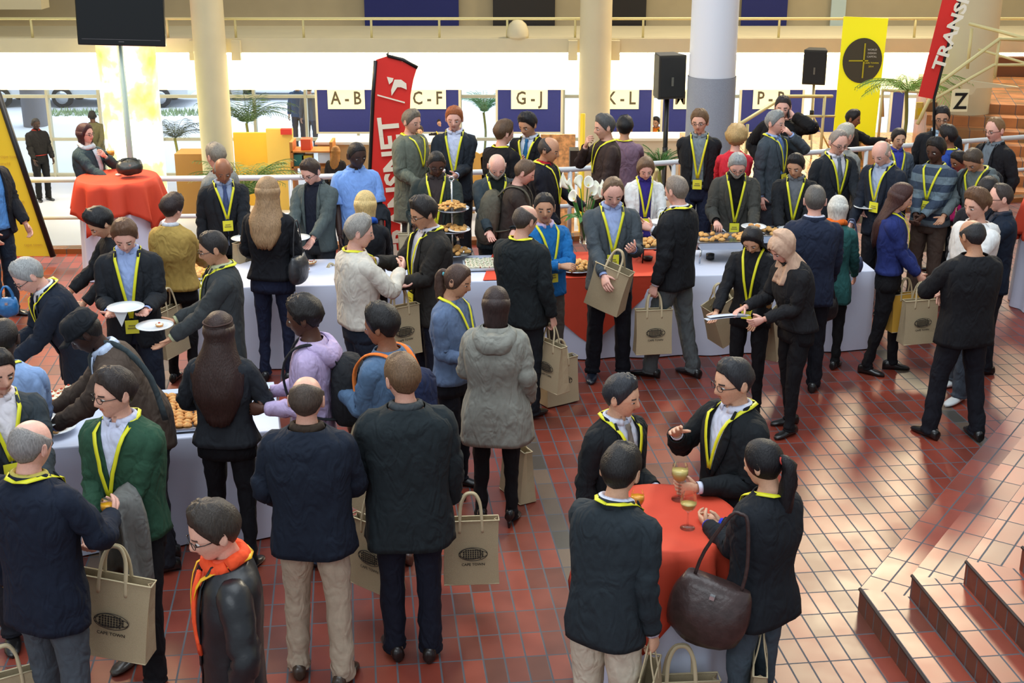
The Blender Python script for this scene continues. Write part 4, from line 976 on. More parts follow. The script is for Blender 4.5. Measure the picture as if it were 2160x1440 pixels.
def cocktail(x, y, r_, z, rot, lb, lbr, lbw):
    t = empty('cocktail_table', (x, y, 0), rot, label=lb, cat='table')
    q = MB(); q.lathe([(0, z-.03), (r_-.01, z-.03), (r_-.01, z-.004), (0, z-.004)], 32); q.build('tabletop', WOOD, t, smooth=False)
    q = MB(); q.tube([(0, 0, .02), (0, 0, z-.03)], .035, 10); q.lathe([(0, .03), (.26, .02), (.26, 0), (0, 0)], 20); q.build('pedestal', STEEL, t)
    N_ = 72; q = MB(); rg = [[V((r_*f*cos(2*pi*j/N_), r_*f*sin(2*pi*j/N_), z)) for j in range(N_)] for f in (.02, .5, .94, 1.0)]
    for k in range(1, 9):
        f = k/8; row = []
        for j in range(N_):
            th = 2*pi*j/N_; a_ = r_*1.72; ext = a_/max(abs(cos(th)), abs(sin(th)))**.9-r_; ext = min(ext, r_*1.28)
            fo = (.055*f**.7)*sin(11*th+1.3+.6*sin(2*th))+.028*f*sin(23*th)
            R_ = r_+.012+.05*f+fo; row.append(V((R_*cos(th), R_*sin(th), z-.01-ext*f)))
        rg.append(row)
    q.grid(rg, True, True, False, flip=False); c = tag(q.build('tablecloth', RCL, None, M=t.matrix_basis.copy(), solid=.004), lbr, 'tablecloth', group='red table overlays')
    q = MB(); rg = []
    for k in range(7):
        f = k/6; rg.append([V(((r_-.015+.03*f+.026*f*sin(11*th))*cos(th), (r_-.015+.03*f+.026*f*sin(11*th))*sin(th), (z-.012)*(1-f)+.006)) for th in [2*pi*j/N_ for j in range(N_)]])
    q.grid(rg, True, True, False); tag(q.build('tablecloth', WCL, None, M=t.matrix_basis.copy()), lbw, 'tablecloth', group='white table undercloths'); return t
cocktail(.775, 6.13, .385, 1.1, R(30), 'round standing table among the four dark-suited talkers', 'round red-orange overlay on the standing table nearest the steps', 'white floor-length undercloth of the standing table nearest the steps')
pL = at(247, 373, 1.1); cocktail(pL.x, pL.y, .43, 1.1, R(20), 'round standing table beside the woman with the pale scarf', 'red overlay on the standing table holding a dark bag', 'white undercloth of the standing table by the yellow banner')
cocktail(5.62, 13.1, .43, 1.1, R(8), 'round standing table at the edge by the brick staircase', 'red overlay on the standing table at the picture edge', 'white undercloth of the standing table at the picture edge')
# ------------------------------------------------------------ bags, plates, glasses, food
JUTE = mat((186, 168, 134), rough=.9, bump=.5, bscale=420, var=.10); JUT2 = mat((204, 188, 152), rough=.9); INKB = mat((44, 40, 34), rough=.8)
TXT, TK = letter('CAPE TOWN', .016, .012)
def emblem(parent, M, s=1.0):
    q = MB()
    for (a_, b_, dx, dz) in ((.082, .042, 0, 0), (.082, .026, 0, -.001), (.060, .036, -.014, .002)):
        q.tube([V((a_*cos(t)+dx, 0, b_*sin(t)+dz)) for t in [2*pi*i/28 for i in range(29)]], .0019, 4, cap=False)
    for i in range(-4, 5):
        for j in range(-2, 3):
            x, z = i*.0135, j*.0125
            if (x/.072)**2+(z/.036)**2 < 1: q.box(x-.004, -.0015, z-.0042, x+.0045, .001, z+.0042)
    q.v = [M @ (p*s) for p in q.v]; e = q.build('emblem', INKB, parent, smooth=False)
    put_mesh(TXT, 'lettering', INKB, M @ MX.Translation((0, -.001, -.066)) @ MX.Rotation(pi/2, 4, 'X') @ MX.Scale(TK, 4), e)
def tote(loc, rz=0, tilt=0, lb='', s=1.0, fwd=0, open_=0, w=.32, grp='jute tote bags'):
    """origin at the handle apex"""
    r = empty('tote_bag', loc, 0, label=lb, cat='bag', group=grp); r.rotation_euler = (R(fwd), R(tilt), R(rz)); r.scale = (s, s, s)
    W, Dp, H_ = w/2, .065, .385; zt = -.165; q = MB(); rg = []
    for k in range(6):
        f = k/5; z = zt-H_*f; wd = W*(1-.03*sin(pi*f)); dd = Dp*(.45+open_*.7+.55*f) ; ii = .022*(1-f)*(1-open_)
        rg.append([V((wd, -dd, z)), V((wd*.4, -dd*1.06, z)), V((0, -dd*1.08, z)), V((-wd*.4, -dd*1.06, z)), V((-wd, -dd, z)), V((-wd+ii, 0, z)), V((-wd, dd, z)), V((-wd*.4, dd*1.06, z)), V((0, dd*1.08, z)), V((wd*.4, dd*1.06, z)), V((wd, dd, z)), V((wd-ii, 0, z))])
    q.grid(rg, True, False, True); q.build('body', JUTE, r, smooth=False, solid=.004)
    q = MB(); dd = Dp*(.45+open_*.7)
    hem_ = [V((W*1.01, -dd-.003, zt+.004)), V((-W*1.01, -dd-.003, zt+.004)), V((-W*1.01, dd+.003, zt+.004)), V((W*1.01, dd+.003, zt+.004)), V((W*1.01, -dd-.003, zt+.004))]
    q.tube(hem_, .005, 4); q.build('hem', JUT2, r); q = MB(); q.tube([V((W*.985, -Dp, zt-H_)), V((-W*.985, -Dp, zt-H_)), V((-W*.985, Dp, zt-H_)), V((W*.985, Dp, zt-H_)), V((W*.985, -Dp, zt-H_))], .004, 4); q.build('seam', JUT2, r)
    for sy in (-1, 1):
        q = MB(); q.tube([V(p) for p in cat([(-.065, sy*(dd+.006), zt-.07), (-.063, sy*(dd+.004), zt), (-.055, sy*.016, -.07), (-.030, sy*.008, -.012), (0, sy*.006, 0), (.030, sy*.008, -.012), (.055, sy*.016, -.07), (.063, sy*(dd+.004), zt), (.065, sy*(dd+.006), zt-.07)], 3)], [(.004, .010)]*25, 6, up=(0, 1, 0)); q.build('handle', JUT2, r)
        emblem(r, MX.Translation((0.01, sy*(Dp*.84+.006+open_*.01), zt-H_*.50)) @ (MX.Identity(4) if sy < 0 else MX.Rotation(pi, 4, 'Z')))
    return r
def hang(P, side, rz, lb, **k):
    p = hpos(P, side); kz = k.pop('dz', 0); return tote((p.x, p.y, p.z-.005+kz), rz, lb=lb, **k)
PORC = mat((238, 242, 244), rough=.18, spec=.6); PAS = [mat(c, rough=.6, bump=.5, bscale=70, var=.25) for c in ((206, 142, 74), (224, 170, 98), (190, 110, 54))]; CRM = mat((240, 232, 206), rough=.6); TOM = mat((196, 70, 40), rough=.5); GRN = mat((96, 120, 56), rough=.7)
def plate(loc, lb, r_=.118, tilt=(0, 0), m=PORC, grp='white plates', nm='plate'):
    q = MB(); q.lathe([(0, .004), (r_*.55, .004), (r_*.68, .010), (r_, .018), (r_, .022), (r_*.66, .014), (r_*.55, .009), (0, .009)], 28)
    o = q.build(nm, m, None); o.location = loc; o.rotation_euler = (R(tilt[0]), R(tilt[1]), 0); return tag(o, lb, 'plate', group=grp)
_food = {}
def pastry(kind, loc, rz, lb, grp, s=1.0):
    if kind not in _food:
        q = MB()
        if kind == 'tart':
            q.lathe([(0, 0), (.022, 0), (.029, .012), (.030, .017), (.026, .016)], 10); q.cur = 1; q.lathe([(.026, .015), (.018, .022), (.006, .025), (0, .025)], 10); q.cur = 2; q.lathe([(.009, .023), (.008, .031), (0, .033)], 7); ms = [PAS[0], CRM, TOM]; nm = 'tartlet'
        elif kind == 'puff':
            q.grid([[V((r_*cos(t)*1.25, r_*sin(t)*.85, z+.004*sin(3*t))) for t in [2*pi*j/10 for j in range(10)]] for r_, z in ((.018, 0), (.028, .008), (.026, .022), (.014, .032), (.003, .034))], True, True, True); ms = [PAS[1]]; nm = 'pastry'
        elif kind == 'pie':
            q.grid([[V((r_*cos(t), r_*sin(t), z)) for t in [2*pi*j/9 for j in range(9)]] for r_, z in ((.022, 0), (.030, .012), (.026, .02), (.020, .024))], True, True, True); q.cur = 1; q.lathe([(.016, .023), (.010, .029), (0, .030)], 7); ms = [PAS[0], PAS[1]]; nm = 'pastry'
        elif kind == 'stick':
            q.tube([(-.045, 0, .008), (-.01, .004, .012), (.045, 0, .008)], [.008, .011, .007], 7); ms = [PAS[1]]; nm = 'cheese_straw'
        elif kind == 'roll':
            q.tube([(-.022, 0, .014), (.022, 0, .014)], [.014, .014], 10); q.cur = 1; q.tube([(-.0225, 0, .014), (.0228, 0, .014)], .007, 8); q.cur = 2; q.tube([(-.01, -.004, .027), (.01, .004, .027)], .004, 5); ms = [CRM, TOM, GRN]; nm = 'canape'
        _food[kind] = (q.build(nm, ms, None), nm); o = _food[kind][0]
    else: o = _food[kind][0].copy(); COL.objects.link(o); 
    o.location = loc; o.rotation_euler = (0, 0, rz); o.scale = (s, s, s); return tag(o, lb, _food[kind][1].replace('_', ' '), group=grp)
def tray(u, v, w_, d_, kind, nx, ny, ang, lb, lbf, grp, s=1.0, z=.785, m=STEEL, fill=1.0, jit=.3):
    c = at(u, v, z); M_ = MX.Translation((c.x, c.y, z)) @ MX.Rotation(ang, 4, 'Z')
    q = MB(); q.box(-w_/2, -d_/2, 0, w_/2, d_/2, .006)
    for (x0, y0, x1, y1) in ((-w_/2, -d_/2, w_/2, -d_/2+.012), (-w_/2, d_/2-.012, w_/2, d_/2), (-w_/2, -d_/2, -w_/2+.012, d_/2), (w_/2-.012, -d_/2, w_/2, d_/2)): q.box(x0, y0, .006, x1, y1, .02)
    o = q.build('serving_tray', m, None, smooth=False); o.matrix_basis = M_; tag(o, lb, 'tray')
    for i in range(nx):
        for j in range(ny):
            if random.random() > fill: continue
            p = M_ @ V(((i+.5-nx/2)*(w_-.04)/nx+random.uniform(-1, 1)*jit*.01, (j+.5-ny/2)*(d_-.04)/ny+random.uniform(-1, 1)*jit*.01, .008+random.uniform(0, .004)))
            pastry(kind, p, random.uniform(-.6, .6)+(ang if kind == 'roll' else 0), lbf, grp, s)
    return M_
def heap(c, r_, n, kind, lbf, grp, s=1.0, h_=.05):
    for i in range(n):
        t = i*2.4; f = sqrt((i+.5)/n); k = max(0, 1-f)
        pastry(kind, (c.x+r_*f*cos(t), c.y+r_*f*sin(t), c.z+h_*k*.9+.004*(i % 3)), random.uniform(0, 6), lbf, grp, s)
GLM = bpy.data.materials.new('clear_glass'); GLM.use_nodes = True; nt = GLM.node_tree; b = nt.nodes['Principled BSDF']; b.inputs['Roughness'].default_value = .03; b.inputs['Transmission Weight'].default_value = 1; b.inputs['IOR'].default_value = 1.3; b.inputs['Alpha'].default_value = .45
def wineglass(loc, lb, liq=(236, 214, 130), s=1.0, fill=.6, grp='wine glasses'):
    r = empty('wine_glass', loc, label=lb, cat='glass', group=grp); r.scale = (s, s, s)
    q = MB(); q.lathe([(0, .003), (.036, .002), (.036, .005), (.008, .009), (.0045, .02), (.0045, .085), (.012, .093), (.030, .108), (.040, .132), (.040, .155), (.034, .185)], 20); q.build('bowl', GLM, r)
    t = .100+.06*fill; q = MB(); q.lathe([(0, .096), (.026, .108), (.0365, .132), (.0375, min(t, .155)), (0, min(t, .155))], 18); q.build('drink', mat(liq, rough=.1, alpha=.85, spec=.6), r); return r
SIL = mat((206, 210, 214), rough=.2, metal=.85)
def food_on(c, lb, n=1, kind='tart', grp=None):
    for i in range(n): pastry(kind, (c.x+.035*cos(i*2.2), c.y+.035*sin(i*2.2), c.z+.010), i, lb, grp, 1.0)
def held_plate(P, side, lb, food=None, n=1, dz=.02, fwd=.05, kind='tart', tilt=(0, 0), r_=.118):
    if side == 'both': c = (hpos(P, 'L')+hpos(P, 'R'))/2
    else: c = hpos(P, side)
    f = MX.Rotation(P.a, 4, 'Z') @ V((0, -fwd, dz)); c = c+f; plate(c, lb, r_=r_, tilt=tilt)
    if food: food_on(c, food, n, kind, 'food on held plates')
    return c
def napkin(c, lb, rz=0): 
    q = MB(); q.poly([V((-.05, 0, 0)), V((.05, .0, 0)), V((0, -.01, -.11))], .004, (0, 1, 0)); o = q.build('napkin', mat((240, 244, 246)), None, smooth=False); o.location = c; o.rotation_euler = (0, 0, rz); tag(o, lb, 'napkin', group='paper napkins held under plates')
def backpack(P, colr, lb, s=1.0, trim=None, dz=0, strap=True):
    """worn on the back; built in the person's frame"""
    r = empty('backpack', P.loc, P.a, label=lb, cat='backpack', group='backpacks worn by guests'); m = cloth(colr); k = P.s; q = MB(); rg = []
    for f in (0, .06, .2, .5, .8, .94, 1.0):
        z = 1.40-.46*f*s+dz; sc_ = 1-.75*abs(2*f-1)**6; W, D_ = .15*s*sc_+.01, .085*s*sc_*(1+.25*f)+.01
        rg.append([P.bend(V((W*math.copysign(abs(cos(t))**.7, cos(t)), .145+P.xp+.075*s+D_*math.copysign(abs(sin(t))**.7, sin(t)), z)))*k for t in [2*pi*j/18 for j in range(18)]])
    q.grid(rg, True, True, True, flip=True); q.build('pack', m, r)
    q = MB(); rg = []
    for f in (0, .1, .5, .9, 1.0):
        z = 1.22-.22*f*s+dz; sc_ = 1-.5*abs(2*f-1)**6; W, D_ = .11*s*sc_, .04*s*sc_
        rg.append([P.bend(V((W*math.copysign(abs(cos(t))**.7, cos(t)), .145+P.xp+.15*s+D_*math.copysign(abs(sin(t))**.7, sin(t)), z)))*k for t in [2*pi*j/14 for j in range(14)]])
    q.grid(rg, True, True, True, flip=True); q.build('front_pocket', m, r)
    for sx in (1, -1):
        pts = [P.bend(V(p))*k for p in ((.075*sx, .17+P.xp, 1.36+dz), (.09*sx, .11, 1.46), (.105*sx, .03, 1.492), (.115*sx, -.07, 1.47), (.12*sx, -.128-P.xp, 1.38), (.125*sx, -.135-P.xp, 1.26), (.15*sx, -.09, 1.12), (.17*sx, .05, 1.05), (.12*sx, .16, 1.02))]
        pts = [V(p) for p in cat([tuple(p) for p in pts], 3)]; q = MB(); q.tube(pts, [(.008*k, .022*k)]*len(pts), 6, up=(0, 0, 1)); q.build('strap', cloth(trim or colr, key='st'), r)
    return r
def handbag(loc, rz, colr, lb, w_=.26, h_=.2, d_=.09, strap=.22, leather=True, tilt=0, up_to=None):
    r = empty('handbag', loc, rz, label=lb, cat='bag', group='shoulder bags'); r.rotation_euler = (0, R(tilt), rz); m = mat(colr, rough=.35, key='lth', bump=.4, bscale=25, var=.2)
    q = MB(); rg = []
    for k in range(9):
        f = k/8; W = w_/2*(.72+.42*sin(pi*(.15+.7*f)))*(1 if f < .98 else .8); D_ = d_/2*(.35+.9*sin(pi*(.05+.8*f)))
        rg.append([V((W*math.copysign(abs(cos(t))**.75, cos(t)), D_*math.copysign(abs(sin(t))**.8, sin(t))*(1+.1*noise.noise(V((t*2, f*5, w_*30)))), -h_*f-.004*noise.noise(V((t, f*4, 2)))*5)) for t in [2*pi*j/20 for j in range(20)]])
    q.grid(rg, True, True, True, flip=True); q.build('body', m, r)
    for sy in ((-1, 1) if strap < .3 else (0,)):
        q = MB(); pts = cat([(-w_*.33, sy*d_*.2, -.02), (-w_*.30, sy*d_*.18, strap*.35), (-w_*.12, sy*.01, strap*.93), (0, 0, strap), (w_*.12, sy*.01, strap*.93), (w_*.30, sy*d_*.18, strap*.35), (w_*.33, sy*d_*.2, -.02)], 3); q.tube(pts, [(.004, .010)]*len(pts), 6, up=(0, 1, 0)); q.build('strap', m, r)
    q = MB(); q.box(-.012, -d_*.5-.012, -.05, .012, -d_*.5+.01, -.03); q.build('clasp', SIL, r, smooth=False)
    return r
# ------------------------------------------------------------ the guests
BK = (30, 32, 38); NV = (28, 36, 52); CH_ = (52, 56, 60); WS = (206, 214, 236); LB = (168, 190, 232)
br, dk, gy, bl = (74, 54, 42), (32, 27, 27), (150, 150, 148), (186, 156, 108)
X = person
# --- front
P1 = X(645, 795, 178, 1.77, 'khaki', 'balding man seen from behind in a navy jacket and beige trousers', hair=('fringe', (70, 58, 50)), hp=4, top=('jacket', (26, 34, 48)), hem=.80, b=1.16, collar=(58, 48, 40), legs=(186, 170, 148), shoes=(64, 50, 40), la=((.21, -.20, .98), None, .6, (.4, .9, -.2)), ra=((.16, -.30, 1.04), None, .6, (.4, .9, -.2)), st=(.13, .05, 0), dx=0)
P2 = X(848, 748, -172, 1.80, 'darkcoat', 'brown-haired man seen from behind in a long dark wool coat', hair=('short', (104, 80, 58)), hy=22, hp=8, top=('coat', (32, 40, 44)), hem=.72, b=1.14, collar=(70, 76, 80), shirt=None, legs=(24, 28, 42), shoes=(30, 22, 20), la=((.20, -.22, .98), None, .6, (.4, .9, -.2)), ra=((.23, -.10, .88), None, .8, (.5, .9, -.2)), st=(.10, .02, 0))
P3 = X(240, 775, -16, 1.80, 'green', 'smiling man in green sweater with rectangular glasses', hair=('short', (44, 36, 34), .020), skin='w', hy=-30, hp=2, top=('vneck', (42, 76, 58)), b=1.14, shirt=(206, 212, 238), legs=(20, 20, 24), shoes=(70, 62, 56), la='clasp', ra='clasp', lan=1.13, glasses=1, smile=1, st=(.12, .10, 0), cuffs=(206, 212, 238))
P4 = X(448, 1057, -72, 1.76, 'leather', 'dark-haired man in glasses, black leather jacket and orange scarf', hair=('short', (50, 42, 36), .024), skin='w', hp=14, hy=10, top=('jacket', (28, 30, 34), 'leather'), shirt=(230, 90, 60), scarf=(240, 84, 44), legs=(30, 34, 44), la='pocket', ra='pocket', glasses=1, lan=1, badge=0, lanc=(236, 180, 30))
P5 = X(62, 885, 160, 1.80, 'baldnavy', 'bald grey-fringed man seen from behind in a long navy suit jacket', hair=('fringe', (128, 124, 122), .010), skin='p', hy=-4, top=('suit', (24, 32, 48)), shirt=(190, 180, 90), hem=.74, b=1.06, vb=1.1, legs=(76, 84, 92), la='down', ra=((.15, -.34, 1.16), (-.7, .2, .6), .9, (.7, .8, -.4)), lan=1, badge=0, st=(.13, .06, 0))
P6 = X(-8, 735, 30, 1.78, 'edgeface', 'smiling dark-haired man in a charcoal suit cut off by the picture edge', hair=('short', dk), skin='w', hy=12, top=('suit', (50, 58, 64)), shirt=(232, 228, 236), lan=1, smile=1, la='plate', ra='plate', b=1.05)
P7 = X(8, 672, -170, 1.76, 'ltblue', 'dark-skinned man in a light blue shirt seen from behind', hair=('buzz', dk), skin='k', hp=14, lean=8, top=('shirt', (140, 168, 212)), legs=(30, 34, 44), lan=1, badge=0, la='plate2', ra='plate2', b=1.12)
P8 = X(178, 655, -76, 1.82, 'cap', 'man in black cap and brown jacket bending over the pastries', hair=('cap', (26, 30, 36)), skin='k', lean=26, hp=10, top=('jacket', (78, 66, 58)), shirt=(190, 206, 232), collar=(190, 206, 232), legs=(34, 36, 44), la=((.0, -.46, .98), (0, 0, 1), .3, None), ra=((.24, -.52, .96), (0, 0, -1), .6, None), cuffs=(150, 176, 220))
P9 = X(462, 658, 176, 1.70, 'longhair', 'woman with very long dark brown hair and black jacket seen from behind', hair=('long', (52, 34, 30), .022, .50, 1.55), fem=1, hp=2, headband=(58, 34, 28), top=('jacket', (38, 42, 48)), hem=.90, b=1.12, legs=(18, 19, 24), la=((.18, -.26, 1.06), None, .6, (.6, .9, -.2)), ra=((.18, -.26, 1.08), None, .6, (.6, .9, -.2)), st=(.12, .06, 0))
P10 = X(640, 622, -92, 1.78, 'lilac', 'young man with curly black hair, lilac hooded top and black backpack', hair=('afro', (26, 22, 22), .030), skin='b', hp=10, hy=0, top=('sweater', (186, 168, 206)), hood=1, legs=(44, 50, 66), la=((.16, -.26, 1.1), None, .6, None), ra=((.16, -.30, 1.08), None, .6, None))
P11 = X(804, 642, -118, 1.76, 'bluegrey', 'dark-haired man in blue-grey jacket with an orange-trimmed backpack', hair=('short', (24, 22, 24), .026), skin='i', hp=8, hy=10, top=('jacket', (84, 110, 140)), legs=(30, 32, 40), shoes=(84, 48, 36), la='chest', ra=((.06, -.36, 1.30), (-.4, .6, .4), .9, None))
P12 = X(965, 557, 62, 1.70, 'pony', 'woman with brown ponytail in blue-grey sweater', hair=('pony', (70, 50, 42), .014, .26), fem=1, skin='t', hp=14, hy=8, hr=4, top=('sweater', (92, 110, 140)), hem=.90, b=1.10, legs=(22, 24, 32), lan=1, headband=(110, 200, 210), badge=0, la=((.10, -.28, 1.12), None, .7, None), ra=((.10, -.26, 1.10), None, .7, None))
P13 = X(1046, 605, 176, 1.68, 'hoodcoat', 'woman with a dark bob in a grey hooded coat and black tights', hair=('bob', (52, 38, 36), .022), fem=1, hp=12, top=('coat', (138, 138, 130)), hem=.66, b=1.16, hood=1, legs=(18, 18, 22), tights=1, heel=1, shoes=(16, 14, 14), la=((.16, -.30, 1.10), None, .6, None), ra=((.22, -.10, .92), None, .8, None), st=(.11, .0, 0))
# --- the four at the round table
P14 = X(1312, 790, 42, 1.64, 'tableleft', 'dark-haired man in black suit and patterned tie resting a hand on the red table', hair=('short', (42, 44, 50), .020), skin='a', hp=6, hy=22, top=('suit', (22, 26, 30)), shirt=(214, 220, 236), tie=(120, 112, 104), lan=1, badge=0, la=((.05, -.27, 1.125), (-.3, 0, -1), .9, (.2, 1, -.3)), ra='down', legs=(24, 26, 32))
P15 = X(1548, 755, -62, 1.78, 'glassesman', 'man in glasses and black suit gesturing over the red table', hair=('short', (38, 38, 42), .016), skin='a', hp=6, hy=-6, top=('suit', (22, 26, 30)), shirt=(214, 220, 240), glasses=1, lan=1, badge=0, la=((.12, -.30, 1.14), (-1, .2, .1), 1.0, None), ra=((.12, -.28, 1.35), (-.5, .2, -.8), .3, (.8, .3, -1)), legs=(24, 26, 32))
P16 = X(1310, 938, 148, 1.74, 'beigeleg', 'man with short black hair seen from behind in dark jacket and cream trousers', hair=('short', (24, 20, 20), .018), skin='a', hy=6, hp=4, lean=9, top=('suit', (38, 46, 52)), shirt=(214, 220, 240), hem=.82, b=1.0, lan=1, badge=0, legs=(206, 196, 176), ra=((.225, -.06, .80), None, 1, (0, 1, -.2)), la=((.12, -.34, 1.14), None, .8, (0, 1, -.3)))
P17 = X(1612, 928, -142, 1.69, 'ponyblack', 'woman with a wavy black ponytail and black jacket carrying a brown bag', hair=('pony', (18, 16, 20), .016, .38), fem=1, skin='a', hy=14, hp=12, headband=(206, 70, 60), top=('jacket', (28, 32, 38)), hem=.80, b=1.14, legs=(70, 82, 92), lan=1, badge=0, la=((.02, -.36, 1.16), (-.5, .5, .3), .9, None), ra=((.06, -.34, 1.15), (-.5, .5, .3), .9, None), cuffs=(40, 60, 200))
# --- right-hand group
P18 = X(2052, 463, -164, 1.76, 'blackanorak', 'man seen from behind in a loose black jacket with feet apart', hair=('fringe', (44, 44, 46), .010), skin='t', hp=14, hy=8, top=('jacket', (26, 27, 31)), hem=.80, b=1.16, legs=(26, 28, 36), la=((.14, -.34, 1.12), None, .7, (1, .5, -.3)), ra=((.12, -.40, 1.16), None, .7, (1, .5, -.3)), st=(.17, .06, 0))
P19 = X(2062, 398, -62, 1.78, 'whitehood', 'curly-haired young man in a white hooded top', hair=('short', (96, 68, 48), .028), skin='w', hp=8, hy=0, top=('sweater', (226, 226, 224)), hood=1, legs=(66, 74, 84), shoes=(210, 214, 214), la='plate', ra='down', st=(.14, .12, 0))
P20 = X(2112, 388, -96, 1.70, 'navyedge', 'man in glasses and navy jacket beside the table at the picture edge', hair=('recede', (60, 50, 46)), skin='p', hp=6, top=('suit', (24, 34, 50)), shirt=(60, 60, 70), glasses=1, legs=(24, 26, 34), la='plate', ra='pocket')
P21 = X(2084, 374, 150, 1.70, 'hidehead', 'dark-haired man half hidden behind the white hooded top', hair=('short', dk), skin='t', hp=18, top=('jacket', (30, 30, 36)), legs=(24, 26, 34))
P22 = X(1902, 386, 70, 1.72, 'bluejacket', 'woman with long auburn hair, royal blue jacket and black trousers', hair=('long', (66, 38, 34), .026, .40, 1.25), fem=1, skin='w', hp=16, hy=4, top=('jacket', (38, 50, 108)), shirt=None, hem=.96, legs=(20, 20, 24), heel=0, lan=1, badge=0, la=((.05, -.26, .92), None, .9, None), ra=((.04, -.27, .93), None, .9, None), st=(.10, .10, 0), tights=1)
P23 = X(1975, 290, -38, 1.74, 'stripes', 'man in a grey and navy striped sweater', hair=('short', (28, 24, 24), .022), skin='b', hp=8, hy=-10, top=('sweater', (108, 124, 134)), stripes=(58, 70, 88, .075), lan=1.16, legs=(84, 70, 62), la='clasp', ra='clasp', b=1.08)
P24 = X(2056, 312, -52, 1.74, 'greyhood', 'short-haired man in a grey hooded top looking down', hair=('short', (74, 62, 52), .010), skin='t', lean=14, hp=26, top=('sweater', (98, 108, 110)), hood=1, lan=1, badge=0, legs=(44, 48, 60), la='plate', ra='plate')
P25 = X(2100, 248, -62, 1.80, 'sandy', 'sandy-haired man in glasses and open black jacket near the brick stairs', hair=('recede', (128, 98, 66)), skin='p', hp=8, top=('jacket', (26, 26, 30)), shirt=(108, 120, 130), glasses=1, legs=(30, 30, 36), la='pocket', ra='pocket')
P26 = X(1986, 224, -12, 1.80, 'darksuitfar', 'dark-haired man in glasses and black suit with open pale blue collar', hair=('short', dk), skin='t', hp=4, top=('suit', (28, 30, 36)), shirt=(190, 214, 232), glasses=1, legs=BK)
P27 = X(2000, 264, -120, 1.66, 'bluepink', 'dark-haired guest in bright blue hooded top behind the striped sweater', hair=('short', dk, .022), skin='i', hp=8, top=('sweater', (44, 74, 156)), hood=1, lan=1, badge=0, legs=BK)
P28 = X(2024, 318, -70, 1.48, 'magenta', 'guest in a magenta shirt half hidden behind the striped sweater', hair=('short', dk), skin='i', hp=20, top=('shirt', (206, 44, 116)), legs=BK)
P29 = X(1896, 270, 4, 1.62, 'polka', 'smiling woman with tied dark hair and blue patterned blouse', hair=('bun', (34, 26, 26)), fem=1, skin='a', hp=8, top=('cardi', (86, 98, 108)), shirt=(58, 66, 156), lan=1.1, badge=0, smile=1, legs=BK)
P30 = X(1860, 297, -48, 1.78, 'balddark', 'bald man in dark jacket and pale blue shirt looking down', hair=('fringe', (176, 160, 148), .004), skin='p', hp=20, lean=6, top=('suit', (34, 40, 52)), shirt=(170, 186, 214), vb=1.02, lan=1.0, legs=(24, 26, 34), la='front', ra='front')
P31 = X(1770, 274, 16, 1.78, 'greytie', 'balding man in glasses, dark suit and grey tie with a plate', hair=('recede', (146, 136, 128)), skin='p', hp=16, top=('suit', (36, 40, 46)), shirt=(226, 226, 236), tie=(96, 106, 118), glasses=1, lan=1.12, legs=BK, la='plate', ra='down')
P32 = X(1784, 261, 120, 1.74, 'greycoatbehind', 'grey-haired guest in a pale grey coat behind the man with the grey tie', hair=('short', (176, 172, 160)), skin='p', top=('coat', (136, 138, 134)), legs=BK)
P33 = X(1636, 234, 50, 1.78, 'greysuitphone', 'grey-haired man in grey suit with a hand to his face', hair=('short', (138, 142, 142), .02), skin='p', hp=2, top=('suit', (68, 78, 86)), shirt=(158, 184, 228), tie=(98, 130, 190), lan=1.12, legs=(56, 62, 70), la=((.07, -.165, 1.52), (-.5, .8, 0), .9, (1, -.3, -1)), ra='down')
P34 = X(1652, 202, -14, 1.82, 'phone', 'dark-haired man in a black coat talking on a phone', hair=('short', (44, 36, 36), .014), skin='p', hp=6, top=('coat', (22, 22, 25)), b=1.05, legs=BK, la=((.135, -.075, 1.55), (-.8, .3, .3), .9, (1, -.2, -.9)), ra='hip')
P35 = X(1554, 264, 178, 1.70, 'curlyblonde', 'woman with curly blonde hair and red top seen from behind', hair=('curly', (182, 150, 100), .052), fem=1, skin='p', hy=-18, top=('shirt', (206, 44, 60)), legs=BK, la='plate', ra='plate')
P36 = X(1476, 231, -8, 1.80, 'younggrey', 'young man in glasses, open black jacket, grey shirt and blue jeans', hair=('short', (110, 84, 60), .022), skin='w', hp=4, hy=-12, top=('jacket', (30, 32, 36)), shirt=(128, 140, 146), hem=.93, lan=1.06, glasses=1, legs=(32, 40, 62), la='back', ra='back', belt=(30, 26, 24))
P37 = X(1556, 322, -4, 1.70, 'beardgrey', 'grey-bearded man in charcoal jacket serving himself with tongs', hair=('short', (150, 154, 154), .016), skin='p', hp=24, lean=5, beard=(168, 166, 160), glasses=1, top=('suit', (66, 66, 62)), shirt=(18, 18, 20), vb=1.0, lan=1.05, legs=BK, la=((.16, -.38, 1.06), (0, 0, 1), .3, None), ra=((.20, -.34, 1.10), (0, 0, -1), .9, None), b=1.06)
P38 = X(1680, 324, -14, 1.66, 'plateblack', 'black-haired man in black jacket and grey shirt holding a white plate', hair=('short', (28, 24, 24), .018), skin='t', hp=18, hy=-14, top=('suit', (28, 30, 34)), shirt=(104, 108, 114), vb=1.0, lan=1.08, legs=BK, la='plate', ra='plate')
P39 = X(1720, 392, 172, 1.78, 'navyblazer', 'grey-haired man seen from behind in a navy blazer', hair=('short', (92, 88, 84), .012), skin='p', hp=10, top=('suit', (34, 42, 62)), shirt=(200, 206, 226), hem=.78, b=1.08, legs=(22, 24, 32), la='plate', ra='front')
P40 = X(1768, 413, 160, 1.57, 'whitehair', 'white-haired woman with teal and orange wrap behind the navy blazer', hair=('bob', (206, 204, 196), .026), fem=1, skin='p', hp=16, top=('cardi', (44, 92, 90)), shirt=(220, 120, 50), scarf=(230, 110, 40), hem=.7, legs=(20, 20, 22), la='front', ra='front')
